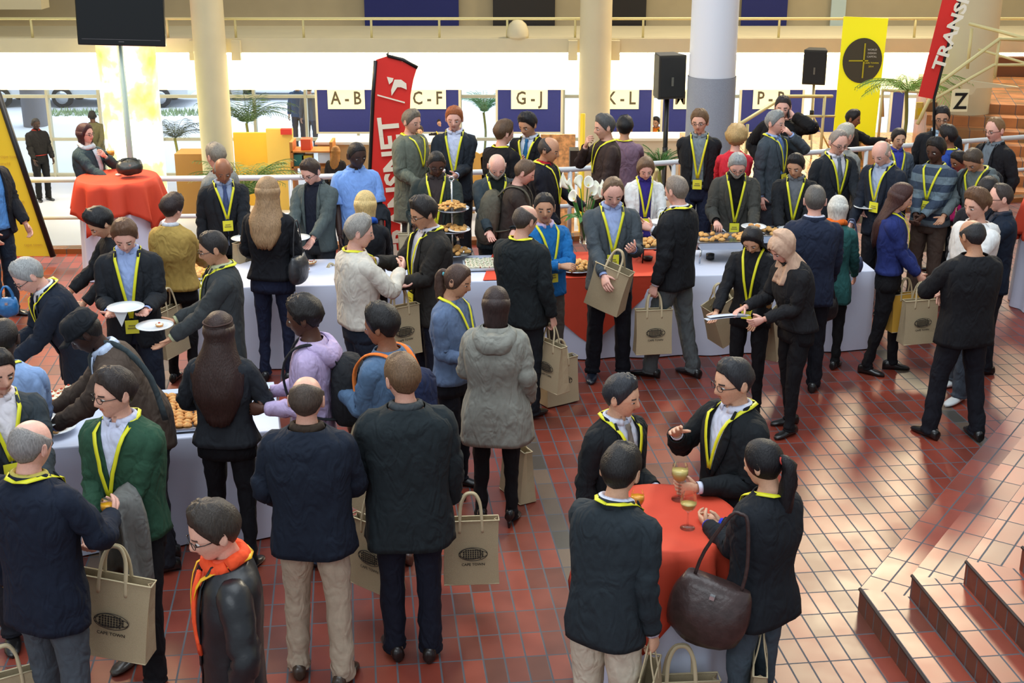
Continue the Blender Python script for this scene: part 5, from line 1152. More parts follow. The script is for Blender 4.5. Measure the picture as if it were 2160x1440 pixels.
P41 = X(1588, 477, -24, 1.62, 'reading', 'woman with long black hair reading papers, yellow lanyard on black jacket', hair=('long', (24, 22, 26), .018, .22), fem=1, skin='a', hp=30, lean=4, top=('jacket', (26, 27, 31)), hem=.92, lan=1.02, badge=1, belt=(150, 110, 60), legs=(18, 18, 22), la=((.12, -.32, .98), (0, .2, 1), .4, None), ra=((.22, -.36, .98), (0, .2, 1), .4, None))
P42 = X(1652, 491, -66, 1.68, 'hijab', 'woman in a beige headscarf and black jacket looking down at her bag', hair=('hijab', (202, 168, 144)), fem=1, skin='p', hp=22, lean=12, top=('jacket', (32, 32, 35)), hem=.92, b=1.08, legs=(20, 20, 24), la=((.06, -.30, 1.06), None, .6, None), ra=((.16, -.34, 1.10), (-.3, .2, -.9), .5, None), st=(.10, .07, 0))
P43 = X(1428, 371, -128, 1.80, 'greytrousers', 'man with cropped grey hair, black blazer and grey trousers holding a bag', hair=('buzz', (128, 116, 106), .008), skin='p', hy=-8, hp=8, top=('suit', (28, 30, 34)), shirt=(210, 214, 226), hem=.82, lan=1, badge=0, legs=(84, 90, 92), shoes=(14, 13, 14), la='bag', ra='chest', st=(.12, .14, 0), b=1.04)
P44 = X(1293, 374, 4, 1.82, 'opensbag', 'man in grey suit and blue shirt peering into a jute bag', hair=('recede', (112, 90, 70)), skin='p', hp=22, top=('suit', (72, 80, 86)), shirt=(166, 186, 232), vb=.98, lan=1.14, legs=(20, 22, 30), la=((.13, -.34, 1.22), (-.5, .4, .6), .6, None), ra=((.10, -.34, 1.0), (-.6, .2, -.5), .4, None), st=(.13, .0, 0), shoes=(22, 28, 40))
P45 = X(1362, 331, 2, 1.64, 'whitecardi', 'woman with short brown hair, white cardigan and deep blue top', hair=('bob', (108, 84, 64), .020, .04), fem=1, skin='p', hp=24, top=('cardi', (226, 228, 226)), shirt=(56, 46, 128), lan=1.12, legs=(24, 26, 40), la=((.14, -.36, 1.10), (0, 0, 1), .3, None), ra=((.10, -.30, 1.0), None, .6, None))
P46 = X(1148, 407, 26, 1.74, 'bluesweater', 'man in bright blue sweater with folded arms', hair=('short', (36, 32, 32), .012), skin='t', hy=-24, hp=2, top=('sweater', (28, 104, 168)), shirt=(206, 190, 226), collar=(206, 190, 226), hem=.90, b=1.06, lan=1.15, badge=1, legs=(78, 72, 66), la='cross', ra=((.02, -.32, 1.22), (0, .5, -.8), .9, (1, -.4, -1)))
P47 = X(1108, 432, 152, 1.77, 'blackfleece', 'balding man seen from behind in a black zipped jacket', hair=('fringe', (66, 58, 54), .010), skin='w', hy=-22, hp=12, top=('jacket', (28, 34, 37)), hem=.80, b=1.08, lan=1, badge=0, legs=(30, 34, 40), la='chest', ra='bag')
P48 = X(893, 414, -62, 1.80, 'moustache', 'dark-haired man in glasses and charcoal jacket holding a plate', hair=('short', (34, 30, 30), .026), skin='t', hp=16, hy=0, glasses=1, beard=None, top=('suit', (42, 40, 38)), shirt=(196, 196, 210), vb=1.0, hem=.76, b=1.12, lan=1.02, legs=(26, 30, 44), la=((.10, -.36, 1.12), (0, 0, 1), .3, None), ra=((.14, -.40, 1.26), (-.6, .2, -.4), .9, None))
P49 = X(757, 453, 118, 1.78, 'cream', 'grey-haired man in a cream sweater seen from behind', hair=('short', (142, 138, 132), .020), skin='p', hy=-20, hp=10, top=('sweater', (206, 200, 188)), hem=.92, b=1.14, lan=1, badge=0, legs=(34, 42, 56), la=((.10, -.34, 1.14), (0, 0, 1), .3, None), ra=((.04, -.34, 1.30), (-.4, .8, 0), .9, (1, .2, -1)))
P50 = X(770, 403, 176, 1.69, 'blonde', 'blonde woman in black with a blue scarf seen from behind', hair=('bob', (206, 178, 120), .024, .17), fem=1, skin='p', hp=8, scarf=(30, 86, 190), top=('jacket', (26, 28, 34)), legs=BK, la='plate', ra='plate')
P51 = X(563, 374, 174, 1.80, 'goldenhair', 'woman with long light-brown hair, black jacket and dark jeans', hair=('long', (152, 122, 90), .026, .36, 1.30), fem=1, skin='p', hp=4, top=('jacket', (24, 26, 32)), hem=.92, b=1.08, legs=(30, 38, 62), la=((.17, -.26, 1.04), None, .6, (.3, 1, -.2)), ra=((.17, -.26, 1.04), None, .6, (.3, 1, -.2)), st=(.11, .0, 0), shoes=(20, 20, 24))
P52 = X(363, 411, 164, 1.66, 'gold', 'woman with short dark curls and a mustard leather jacket', hair=('short', (44, 32, 32), .034), fem=1, skin='p', hp=12, hy=-14, top=('jacket', (170, 142, 76)), hem=.92, b=1.20, scarf=None, collar=(214, 220, 232), legs=(20, 18, 22), la=((.16, -.34, 1.06), None, .6, None), ra='plate')
P53 = X(262, 461, 10, 1.80, 'bluestrap', 'brown-haired man in black jacket and blue shirt holding an empty white plate', hair=('short', (92, 66, 48), .022), skin='p', hp=26, top=('suit', (32, 36, 42)), shirt=(158, 180, 228), vb=.96, hem=.78, b=1.08, scarf=None, lan=1.02, legs=(36, 44, 60), la=((.13, -.33, 1.13), (0, 0, 1), .3, None), ra=((.13, -.33, 1.13), (0, 0, 1), .3, None), belt=(40, 30, 26), st=(.13, .03, 0))
P54 = X(211, 437, -58, 1.72, 'asianblack', 'man with straight black hair in a black jacket leaning down', hair=('short', (20, 20, 24), .030), skin='a', hp=26, lean=10, top=('jacket', (28, 30, 34)), legs=BK, la=((.14, -.36, 1.0), None, .7, None), ra=((.18, -.40, 1.0), None, .7, None))
P55 = X(449, 487, -74, 1.78, 'plategrey', 'man in rimless glasses and dark grey jacket carrying a plate with one tartlet', hair=('short', (36, 32, 32), .012), skin='t', hp=14, glasses=1, top=('suit', (54, 58, 60)), shirt=(186, 190, 150), vb=1.0, hem=.78, b=1.06, lan=1, badge=0, legs=(44, 46, 52), la=((.16, -.38, 1.04), (0, 0, 1), .3, None), ra=((.12, -.34, 1.08), (0, 0, 1), .3, None))
P56 = X(58, 543, -58, 1.78, 'greybend', 'grey-haired man in glasses and dark suit bending over his plate', hair=('short', (146, 148, 148), .016), skin='p', hp=14, lean=22, glasses=1, top=('suit', (24, 32, 46)), shirt=(210, 220, 230), vb=1.0, hem=.76, b=1.06, lan=1, badge=0, lanc=(232, 224, 30), legs=(26, 30, 40), la=((.10, -.40, 1.02), (0, 0, 1), .3, None), ra=((.10, -.38, 1.06), (0, 0, 1), .4, None))
P57 = X(-32, 292, 60, 1.80, 'edgeblack', 'guest in black jacket and blue collar cut off by the picture edge', hair=('short', dk), skin='w', top=('jacket', (30, 32, 38)), shirt=(90, 150, 220), legs=(30, 44, 60), la='front', ra='front', b=1.15)
# --- behind the buffet
P58 = X(470, 334, 18, 1.72, 'baldsuit', 'bald man in black suit, blue shirt and tie looking down', hair=('fringe', (120, 112, 106), .004), skin='i', hp=22, top=('suit', (28, 32, 38)), shirt=(150, 166, 200), tie=(66, 80, 120), vb=1.0, lan=1.0, legs=BK, la=((.12, -.36, 1.02), (0, 0, 1), .4, None), ra='down')
P59 = X(454, 302, -110, 1.76, 'greybehind', 'grey-haired man in a pale coat behind the bald man in black suit', hair=('short', (132, 124, 112)), skin='p', hy=-20, top=('coat', (120, 124, 124)), legs=BK)
P60 = X(655, 335, -16, 1.70, 'greyfleece', 'man in glasses and open grey jacket over a navy top holding a plate', hair=('short', (56, 42, 36), .018), skin='p', hp=24, hy=-12, glasses=1, top=('jacket', (82, 92, 92)), shirt=(28, 32, 46), legs=(50, 54, 60), la='plate', ra='plate')
P61 = X(752, 300, 14, 1.80, 'blueshirt', 'man with close-cropped hair in a short-sleeved light blue shirt', hair=('buzz', (28, 24, 24)), skin='k', hp=10, hy=18, top=('shirt', (124, 162, 226)), collar=(124, 162, 226), sleeve=0, legs=(34, 44, 66), la='front', ra='front', b=1.12)
P62 = X(868, 231, 56, 1.80, 'greycoat', 'grey-haired man in a long grey-green coat beside the red flag banner', hair=('short', (108, 100, 88), .018), skin='w', hy=-4, top=('coat', (104, 110, 98)), hem=.58, lan=1, badge=0, legs=(60, 64, 66), la=((.20, -.24, 1.04), None, .7, None), ra=((.20, -.26, 1.02), None, .7, None))
P63 = X(958, 224, -4, 1.84, 'redhair', 'red-haired man in dark suit and white shirt holding a cup', hair=('short', (152, 86, 50), .018), skin='p', hp=8, top=('suit', (40, 46, 54)), shirt=(206, 214, 240), vb=1.0, lan=1.06, legs=BK, la=((.04, -.30, 1.10), (-.8, .2, .3), .9, None), ra=((.14, -.32, 1.14), (-.8, .2, .3), .9, None))
P64 = X(1063, 254, 138, 1.78, 'blackback', 'brown-haired man in black seen from behind with a yellow lanyard', hair=('short', (88, 66, 48), .022), skin='p', hy=-18, top=('jacket', (20, 20, 24)), hem=.74, b=1.08, lan=1, badge=0, legs=BK, la='chest', ra='down')
P65 = X(1113, 237, -26, 1.80, 'bluetie', 'dark-haired man in black suit and blue tie looking down', hair=('short', (28, 26, 28), .024), skin='t', hp=18, hy=-10, top=('suit', (26, 26, 30)), shirt=(206, 214, 230), tie=(40, 100, 150), lan=1, badge=0, legs=BK, la='clasp', ra='clasp')
P66 = X(1158, 288, 68, 1.78, 'redcollar', 'balding man in navy sweater with a red collar', hair=('fringe', (58, 52, 50), .014), skin='t', hp=14, top=('sweater', (24, 26, 36)), shirt=(170, 30, 44), collar=(170, 30, 44), lan=1.1, badge=0, legs=BK, la='plate', ra='front', b=1.08)
P67 = X(920, 319, 2, 1.74, 'darkglasses', 'man in glasses and dark green-grey jacket reaching over the buffet', hair=('buzz', (26, 24, 24)), skin='b', hp=18, hy=8, glasses=1, top=('jacket', (48, 56, 54)), shirt=(62, 54, 54), lan=1.06, badge=0, legs=BK, la=((.22, -.42, 1.06), (0, 0, 1), .4, None), ra='arm')
P68 = X(1048, 325, 8, 1.71, 'whitebeard', 'bald man with a white beard in a dark grey suit', hair=('fringe', (206, 196, 186), .004), skin='p', hp=28, beard=(186, 180, 172), top=('suit', (54, 64, 70)), shirt=(24, 32, 30), vb=1.0, lan=1.04, badge=0, legs=BK, la='plate', ra='plate')
P69 = X(1106, 337, 84, 1.67, 'olivepack', 'young man in dark brown jacket wearing an olive-grey backpack', hair=('short', (96, 76, 60), .014), skin='p', hp=16, lean=8, top=('jacket', (58, 50, 46)), legs=(40, 38, 40), la='plate', ra='plate')
P70 = X(1275, 241, -74, 1.82, 'thinking', 'grey-haired man in dark brown sweater with a hand at his chin', hair=('short', (78, 78, 78), .020), skin='w', hp=8, top=('sweater', (58, 46, 44)), lan=1, badge=0, legs=BK, la='front', ra='chin')
P71 = X(1318, 247, 165, 1.65, 'mauve', 'black-haired man in a mauve shirt turned away', hair=('short', (22, 20, 22), .032), skin='t', hp=16, hy=10, top=('shirt', (134, 108, 126)), lan=1, badge=0, legs=(60, 40, 44), la='plate', ra='plate')
P72 = X(180, 261, 62, 1.61, 'scarf', 'woman with a dark bob, slate jacket and pale scarf by the red table', hair=('bob', (66, 38, 40), .026, .10), fem=1, skin='p', hy=6, hp=-2, glasses=1, scarf=(206, 212, 216), top=('jacket', (52, 70, 76)), legs=(60, 66, 68), la=((.06, -.22, 1.38), (-.3, 1, .1), .9, (.8, -.6, -1)), ra=((.10, -.46, 1.12), (0, 0, -1), .5, None), b=1.10)
# --- lower hall and street
P73 = X(75, 249, 40, 1.80, 'staffred', 'dark figure in black with a red belt in the lower hall', hair=('buzz', dk), skin='k', top=('jacket', (22, 20, 22)), collar=(150, 44, 34), belt=(200, 50, 36), hem=1.0, legs=(20, 20, 22), z0=LOW, la='front', ra='front', b=1.1)
P74 = X(194, 233, -160, 1.78, 'olive', 'man in an olive-brown top in the lower hall', hair=('buzz', dk), skin='b', top=('shirt', (98, 92, 66)), legs=(50, 46, 44), z0=LOW, la='back', ra='back', b=1.1)
for i, (u, v, a_, lb) in enumerate(((884, 264, 0, 'attendant in orange scarf and yellow lanyard beside the grey-green coat'), (926, 248, 20, 'dark-haired attendant in black and orange under the C - F board'), (1384, 246, -30, 'attendant in an orange waistcoat below the M board'))):
    X(u, v, a_, 1.70, None, lb, hair=('short', (40, 28, 24)), skin='t', top=('suit', (34, 26, 26)) if i < 2 else ('suit', (28, 24, 26)), shirt=(236, 120, 30), vb=1.0, lan=1.1, lanc=(240, 200, 30), legs=BK, z0=LOW, la='clasp', ra='clasp', group=None)
P78 = X(1800, 231, 62, 1.72, 'reacher', 'dark-haired man in black reaching out in front of the yellow banner', hair=('short', (28, 22, 22), .018), skin='i', hp=12, top=('jacket', (28, 26, 28)), legs=BK, z0=-.55, la=((.16, -.50, 1.34), (0, 0, -1), .2, None), ra='front')
for i, (u, v, a_, lb, c_) in enumerate(((626, 170, 0, 'passer-by in a blue top beyond the glass front', (60, 90, 130)), (652, 176, 180, 'passer-by in dark jeans beyond the glass front', (90, 96, 110)))):
    X(u, v, a_, 1.75, None, lb, hair=('short', dk), top=('jacket', c_), legs=(50, 60, 84), z0=LOW-.05)
P79 = X(708, 308, 170, 1.66, 'redbrown', 'woman with reddish-brown hair in the lower hall behind the blue shirt', hair=('long', (150, 96, 40), .02, .25), fem=1, top=('jacket', (40, 34, 34)), legs=BK, z0=LOW)
# ------------------------------------------------------------ things people carry
K = PERSONS
def harm(P, side, dz=.04, f=.6): Sh, El, T, sx = P.arms[side]; p = wpos(P, El.lerp(T, f)); return (p.x, p.y, p.z+dz)
def pt(u, v, z): p = at(u, v, z); return (p.x, p.y, p.z)
hang(K['greytrousers'], 'L', 8, 'jute tote with printed emblem hanging from the hand of the man in grey trousers')
tote(wpos(K['opensbag'], (.02, -.36, 1.22)), -28, 16, 'jute tote being opened by the man in the grey suit', fwd=6, open_=.5)
hang(K['blackfleece'], 'R', -52, 'jute tote held by the balding man in black zipped jacket, turned edge-on')
tote(pt(1180, 716, .565), 32, 0, 'jute tote standing on the tiles below the red runner', open_=.25)
tote(pt(1092, 893, .56), -62, 0, 'jute tote half hidden behind the grey hooded coat')
tote(pt(787, 1043, .86), -38, 0, 'jute tote hanging between the navy jacket and the long dark coat', s=1.06)
tote(pt(757, 893, 1.02), -50, 0, 'jute tote half hidden behind the shoulder of the navy jacket')
tote(pt(992, 1040, .82), 4, 0, 'jute tote showing past the hem of the long dark coat', s=1.02)
b_ = hpos(K['green'], 'L'); tote((b_.x+.15, b_.y-.07, b_.z+.0), -8, 7, 'jute tote with CAPE TOWN emblem held by the man in green sweater', s=1.12, w=.36)
tote(pt(352, 608, .92), 68, 0, 'jute tote on the arm of the man with the empty plate', s=1.05)
tote(pt(697, 556, .80), 58, 0, 'jute tote behind the cream sweater, near the buffet cloth', s=1.02)
p = hpos(K['moustache'], 'L'); tote(harm(K['moustache'], 'L', -.02, .8), 34, 0, 'jute tote hanging in front of the charcoal jacket beside the cream sweater', s=1.02)
tote(harm(K['darkglasses'], 'R'), 12, 0, 'jute tote with emblem beside the blonde woman in black', s=.98)
tote(harm(K['baldsuit'], 'L'), 60, 0, 'narrow view of a jute tote between the black suit and the long fair hair', s=.9)
tote(pt(1512, 600, .90), 28, -24, 'wide open jute tote tilted beside the woman reading papers', fwd=8, open_=.9, s=1.02)
b_ = hpos(K['hijab'], 'L'); tote(pt(1640, 612, .98), 58, -8, 'jute tote carried edge-on by the woman in the beige headscarf', s=1.04)
b_ = hpos(K['bluejacket'], 'R'); tote((b_.x, b_.y-.02, b_.z-.02), 14, 0, 'jute tote held in both hands by the woman in royal blue jacket', s=1.0)
o_ = tote((b_.x-.10, b_.y+.12, b_.z-.03), 20, 0, 'mustard yellow bag behind the tote of the woman in royal blue', s=.86)
o_.children[0].data.materials.clear(); o_.children[0].data.materials.append(mat((206, 160, 60), rough=.7))
for c in list(o_.children):
    if c.name.startswith('emblem'):
        for d in list(c.children): bpy.data.objects.remove(d)
        bpy.data.objects.remove(c)
tote(pt(1970, 424, .98), 10, 0, 'jute tote held in front of the striped sweater', s=.96)
tote(pt(1810, 372, 1.0), 6, 0, 'grey-looking jute tote behind the white-haired woman', s=.96)
tote(pt(2028, 408, 1.06), 70, 0, 'jute tote beside the curly-haired young man')
g_ = at(1437, 1361, .65); tote((g_.x, g_.y, .65), 4, 0, 'jute tote standing against the white cloth under the red table', s=1.15, w=.34)
hang(K['beigeleg'], 'R', 75, 'jute tote hanging from the hand of the man in cream trousers')
tote(pt(6, 1362, .6), 30, 0, 'jute tote cut off by the lower corner of the picture')
tote(pt(1608, 1330, .7), 80, 0, 'jute tote glimpsed behind the woman with the brown bag')
# shoulder bags
P = K['ponyblack']; g_ = wpos(P, (.20, -.05, 1.43)); handbag((g_.x-.055, g_.y-.08, g_.z-.34), R(-20), (62, 46, 44), 'large brown leather shoulder bag of the woman with the black ponytail', .35, .33, .17, .38, tilt=13)
P = K['goldenhair']; handbag(wpos(P, (-.235, .02, 1.12)), P.a+R(80), (56, 58, 62), 'dark grey leather shoulder bag beside the long light-brown hair', .26, .24, .10, .30)
handbag(pt(1742, 628, .80), R(20), (26, 26, 30), 'glossy black handbag beside the navy blazer', .22, .20, .08, .14)
handbag(pt(1790, 540, .95), R(-10), (64, 74, 104), 'patterned blue cloth bag at the side of the white-haired woman', .24, .16, .07, .34)
handbag(pt(14, 628, .80), R(10), (40, 110, 170), 'bright blue shiny bag at the hip of the guest cut off by the picture edge', .16, .16, .08, .10)
handbag(pt(272, 338, 1.29), R(20), (46, 50, 46), 'dark bag slumped on the red table beside the juice glasses', .25, .15, .15, .02)
# backpacks
backpack(K['lilac'], (34, 36, 40), 'black backpack on the lilac hooded top', 1.0)
backpack(K['bluegrey'], (30, 40, 70), 'navy backpack with bright orange straps on the blue-grey jacket', .85, (240, 130, 60))
backpack(K['olivepack'], (92, 88, 76), 'large olive-grey backpack on the dark brown jacket', 1.15)
P = K['cap']; q = MB(); q.tube([V(p) for p in cat([tuple(P.bend(V(p))*P.s) for p in ((-.16, -.13, 1.12), (-.09, -.15, 1.30), (-.04, -.10, 1.47), (.04, .04, 1.53), (.10, .13, 1.44), (.16, .17, 1.25), (.19, .10, 1.02))], 3)], [(.006, .022)]*19, 6, up=(0, 0, 1)); q.build('bag_strap', cloth((62, 72, 76)), P.root)
backpack(K['greyhood'], (40, 44, 48), 'dark backpack on the grey hooded top by the brick stairs', .8)
# coats over arms
def draped(P, side, colr, lb, wd=.26, ln=.62, ln2=.45):
    Sh, El, T, sx = P.arms[side]; q = MB(); rg = []; F = (T-El); sidev = V((0, 0, 1)).cross(F).normalized()
    for i in range(9):
        f = .12+.60*i/8; c = El+F*f; row = []
        for k in range(17):
            t = -1+2*k/16
            if abs(t) < .25: a_ = t/.25*pi/2; off = sidev*(.062*sin(a_))+V((0, 0, .062*cos(a_)))
            else:
                h_ = (abs(t)-.25)/.75*(ln if t > 0 else ln2); off = sidev*(math.copysign(1, t)*(.064+.022*sin(h_*8+i*.8)+.030*h_*sin(i*1.9)))+V((0, 0, -h_)); off += F.normalized()*(h_*.10*(1-2*i/8)*-1)
            row.append((c+off)*P.s)
        rg.append(row)
    q.grid(rg, False); o = q.build('folded_coat', cloth(colr), None, M=MX.Translation(P.loc) @ MX.Rotation(P.a, 4, 'Z'), solid=.018); return tag(o, lb, 'coat', group='coats carried over an arm')
draped(K['green'], 'L', (112, 113, 110), 'light grey coat draped over the arm of the man in green sweater', ln=.52, ln2=.4)
draped(K['greycoat'], 'L', (50, 84, 90), 'dark teal jacket over the arm of the man in the grey-green coat', ln=.22, ln2=.2)
draped(K['blueshirt'], 'L', (34, 38, 44), 'black jacket over the arm of the man in the light blue shirt', ln=.4, ln2=.35)
# plates held
c = held_plate(K['bluestrap'], 'both', 'empty white plate held in both hands over the yellow badge', r_=.135, dz=.03, fwd=.04); napkin(c+V((-.02, -.06, .0)), 'paper napkin hanging under the empty plate')
held_plate(K['plategrey'], 'both', 'white plate with a single tartlet carried by the man in dark grey jacket', 'tartlet alone on the carried plate', 1, r_=.135, dz=.03, fwd=.07)
c = held_plate(K['greyfleece'], 'both', 'white plate held by the man in the open grey jacket', r_=.13, dz=.03, fwd=.05); napkin(c+V((0, -.05, 0)), 'paper napkin under the plate by the open grey jacket')
held_plate(K['baldsuit'], 'L', 'white plate held beside the bald man in black suit', r_=.12, dz=.03)
held_plate(K['darkglasses'], 'L', 'small plate of pastries held out by the man in glasses and green-grey jacket', 'pastry on the held-out small plate', 2, 'puff', r_=.10) if False else held_plate(K['darkglasses'], 'L', 'small plate held out by the man in the dark green-grey jacket', 'pastry on the small held-out plate', 2, kind='puff', r_=.105)
held_plate(K['beardgrey'], 'L', 'white plate with two pastries held by the grey-bearded man', 'pastry on the plate of the grey-bearded man', 2, kind='pie', r_=.12, dz=.03)
held_plate(K['plateblack'], 'both', 'white plate with one pastry held by the man with the grey shirt', 'pastry on the plate above the yellow badge', 1, kind='pie', r_=.12, dz=.03)
held_plate(K['greytie'], 'L', 'white plate held by the man with the grey tie', r_=.12, dz=.03)
held_plate(K['whitecardi'], 'L', 'white plate with a pastry held by the woman in white cardigan', 'pastry on the plate by the white cardigan', 1, kind='puff', r_=.12, dz=.03)
held_plate(K['moustache'], 'L', 'white plate of salad held in front of the charcoal jacket', 'canape on the salad plate', 4, kind='roll', r_=.135, dz=.03, fwd=.07)
held_plate(K['cap'], 'L', 'white plate held low over the table by the man in the cap', 'tartlet on the plate over the table', 1, r_=.15, dz=.03, fwd=.06)
held_plate(K['greybend'], 'both', 'plate with canapes held by the grey-haired man bending over', 'canape on the plate of the man bending over', 2, kind='roll', r_=.11, dz=.03)
# tongs, cup, phone, papers
p = hpos(K['beardgrey'], 'R'); q = MB()
for s_ in (-1, 1): q.tube([V((-.02, .01, .02)), V((.06, -.02+.012*s_, -.03)), V((.16, -.05+.02*s_, -.12))], .006, 6)
o = q.build('serving_tongs', SIL, None, M=MX.Translation(p)); tag(o, 'silver serving tongs in the hand of the grey-bearded man', 'tongs')
p = (hpos(K['redhair'], 'L')+hpos(K['redhair'], 'R'))/2; q = MB(); q.lathe([(.024, 0), (.034, .06), (.036, .062), (.026, .003), (0, .003)], 16); tag(q.build('paper_cup', mat((236, 238, 240), rough=.4), None, M=MX.Translation(p+V((-.04, -.03, .0)))), 'white cup held by the red-haired man', 'cup')
q = MB(); q.box(-.05, -.035, 0, .05, .035, .012, MX.Translation(p+V((-.02, -.06, -.03)))); tag(q.build('blue_booklet', mat((60, 160, 214), rough=.4), None, smooth=False), 'small bright blue booklet under the cup of the red-haired man', 'booklet')
p = hpos(K['phone'], 'L')+V((-.015, 0, .01)); q = MB(); q.box(-.008, -.03, -.06, .008, .03, .06, MX.Translation(p) @ MX.Rotation(R(-20), 4, 'X')); tag(q.build('mobile_phone', mat((20, 20, 22), rough=.2), None, smooth=False, bevel=.005), 'black phone at the ear of the man in the black coat', 'phone')
c = (hpos(K['reading'], 'L')+hpos(K['reading'], 'R'))/2
for i in range(2):
    q = MB(); q.grid([[c+V((-.24+.26*a_+.02*i, -.05-.20*b__/4+.0, .03+.012*i+.03*sin(a_*1.4+.3*i)+.05*(b__/4))) for b__ in range(5)] for a_ in [k/5 for k in range(7)]], False); tag(q.build('paper_sheet', mat((222, 230, 244), rough=.6), None, solid=.002), 'white printed sheets held by the woman with the long black hair', 'paper', group='sheets being read')
# glasses on the tables
wineglass(pt(1450, 1114, 1.102), 'wine glass with pale wine standing alone on the red cloth', s=1.05, fill=.55)
p = hpos(K['glassesman'], 'L'); wineglass((p.x-.04, p.y-.03, 1.104), 'wine glass of sparkling wine in the hand of the man in glasses', s=1.1, fill=.9)
g = wineglass(pt(1343, 1098, 1.102), 'glass of orange juice on the red cloth behind the man in cream trousers', liq=(250, 170, 40), s=.9, fill=.9, grp='juice glasses')
for u, v, lb in ((208, 352, 'glass of orange juice beside the hand of the woman with the scarf'), (236, 350, 'glass of orange juice nearer the dark bag')): wineglass(pt(u, v+2, 1.102), lb, liq=(250, 160, 20), s=1.15, fill=.95, grp='juice glasses')
p = hpos(K['baldnavy'], 'R'); wineglass((p.x-.01, p.y, p.z-.12), 'glass of orange juice held by the bald man in navy', liq=(250, 180, 30), s=.9, fill=.9, grp='juice glasses')
q = MB(); q.lathe([(0, 0), (.03, 0), (.034, .02), (.03, .022), (0, .012)], 14); tag(q.build('tealight', mat((224, 210, 196), rough=.5), None, M=MX.Translation(pt(250, 371, 1.102))), 'small round tealight near the front of the red table by the railing', 'candle')
# ------------------------------------------------------------ food on the near table
g2_ = 'small square pastries on the big tray'
tray(372, 872, .50, .66, 'pie', 8, 10, ang2, 'big steel tray packed with small golden pastries', 'small golden pastry on the big tray of the near buffet table', g2_, 1.12, fill=1, jit=1)
g3 = 'tartlets on the near table'
c = at(118, 852, .80); plate(c, 'round platter heaped with tartlets behind the man in the cap', .20, m=STEEL, grp='round platters'); heap(c+V((0, 0, .01)), .18, 26, 'tart', 'tartlet heaped on the platter under the light blue shirt', g3, 1.15)
c = at(190, 826, .80); plate(c, 'round platter of tartlets close to the brown jacket', .17, m=STEEL, grp='round platters'); heap(c+V((0, 0, .01)), .15, 18, 'tart', 'tartlet on the platter close to the brown jacket', g3, 1.1)
c = at(112, 905, .80); plate(c, 'white plate of tartlets at the front edge of the near table', .15, grp='white plates'); heap(c+V((0, 0, .015)), .12, 12, 'puff', 'pastry on the white plate at the front edge of the near table', 'pastries on the front white plate', 1.2)
# ------------------------------------------------------------ food on the long table
c = at(432, 575, .80); tray(430, 574, .36, .50, 'puff', 6, 8, ang1, 'steel tray of golden pastries beside the mustard jacket', 'golden pastry on the tray beside the mustard jacket', 'pastries beside the mustard jacket', 1.1, fill=.95, jit=1.5)
tray(1016, 560, .34, .34, 'roll', 7, 7, ang1, 'steel tray of white and green canapes beside the black zipped jacket', 'white canape with green garnish on the square tray', 'canapes on the square tray', 1.0, fill=.96, jit=.8, m=mat((196, 202, 208), rough=.3))
c = at(1216, 568, .80); plate(c, 'round silver platter of mixed pastries between the blue sweater and the grey suit', .19, m=STEEL, grp='round platters'); heap(c+V((0, 0, .015)), .16, 30, 'puff', 'pastry on the round silver platter by the red runner', 'pastries on the round silver platter', .95, .06)
for i, (u, v) in enumerate(((640, 572), (655, 556))): c = at(u, v, .79); heap(c, .05, 4, 'tart', 'small tomato tartlet on the white cloth near the long jeans', 'loose tartlets on the white cloth', .9, .0)
# three-tier stand with straws
c = at(955, 545, .785); st3 = empty('tiered_stand', c, label='three-tier serving stand with a ring handle in front of the dark green-grey jacket', cat='stand')
q = MB(); q.tube([(0, 0, 0), (0, 0, .74)], .008, 8); q.tube([(.022*cos(t), 0, .765+.022*sin(t)) for t in [2*pi*i/16 for i in range(17)]], .007, 6); q.build('stem', SIL, st3)
for z, r_ in ((.05, .19), (.27, .17), (.47, .165)):
    q = MB(); q.lathe([(0, z), (r_*.8, z), (r_, z+.018), (r_, z+.022), (r_*.8, z+.006), (0, z+.006)], 28); q.build('tier', STEEL, st3)
for z, r_, n_ in ((.055, .16, 16), (.275, .14, 14)): heap(c+V((0, 0, z)), r_, n_, 'puff', 'pastry on the lower tiers of the three-tier stand', 'pastries on the three-tier stand', 1.0, .03)
for i in range(34):
    a_ = i*2.4; f = sqrt((i+.5)/34); pastry('stick', (c.x+.12*f*cos(a_), c.y+.12*f*sin(a_), c.z+.485+.05*(1-f)+.006*(i % 4)), a_*1.7, 'cheese straw piled on the top tier', 'cheese straws on the top tier', 1.1)
# low stand with pastries on the red runner
c = at(1366, 548, .785); q = MB(); q.lathe([(0, .14), (.16, .14), (.185, .155), (.185, .16), (.16, .147), (0, .147)], 28); ls = empty('serving_stand', c, label='low black-legged stand of pastries on the red runner', cat='stand'); q.build('dish', STEEL, ls)
for k in range(3): q = MB(); q.tube([(.12*cos(2.1*k), .12*sin(2.1*k), 0), (.10*cos(2.1*k), .10*sin(2.1*k), .14)], .008, 6); q.build('leg', BLK, ls)
q = MB(); q.lathe([(0, 0), (.045, 0), (.05, .03), (0, .03)], 14); q.build('burner', BLK, ls)
heap(c+V((0, 0, .15)), .14, 18, 'puff', 'pastry on the low stand over the red runner', 'pastries on the low stand', 1.0, .03)
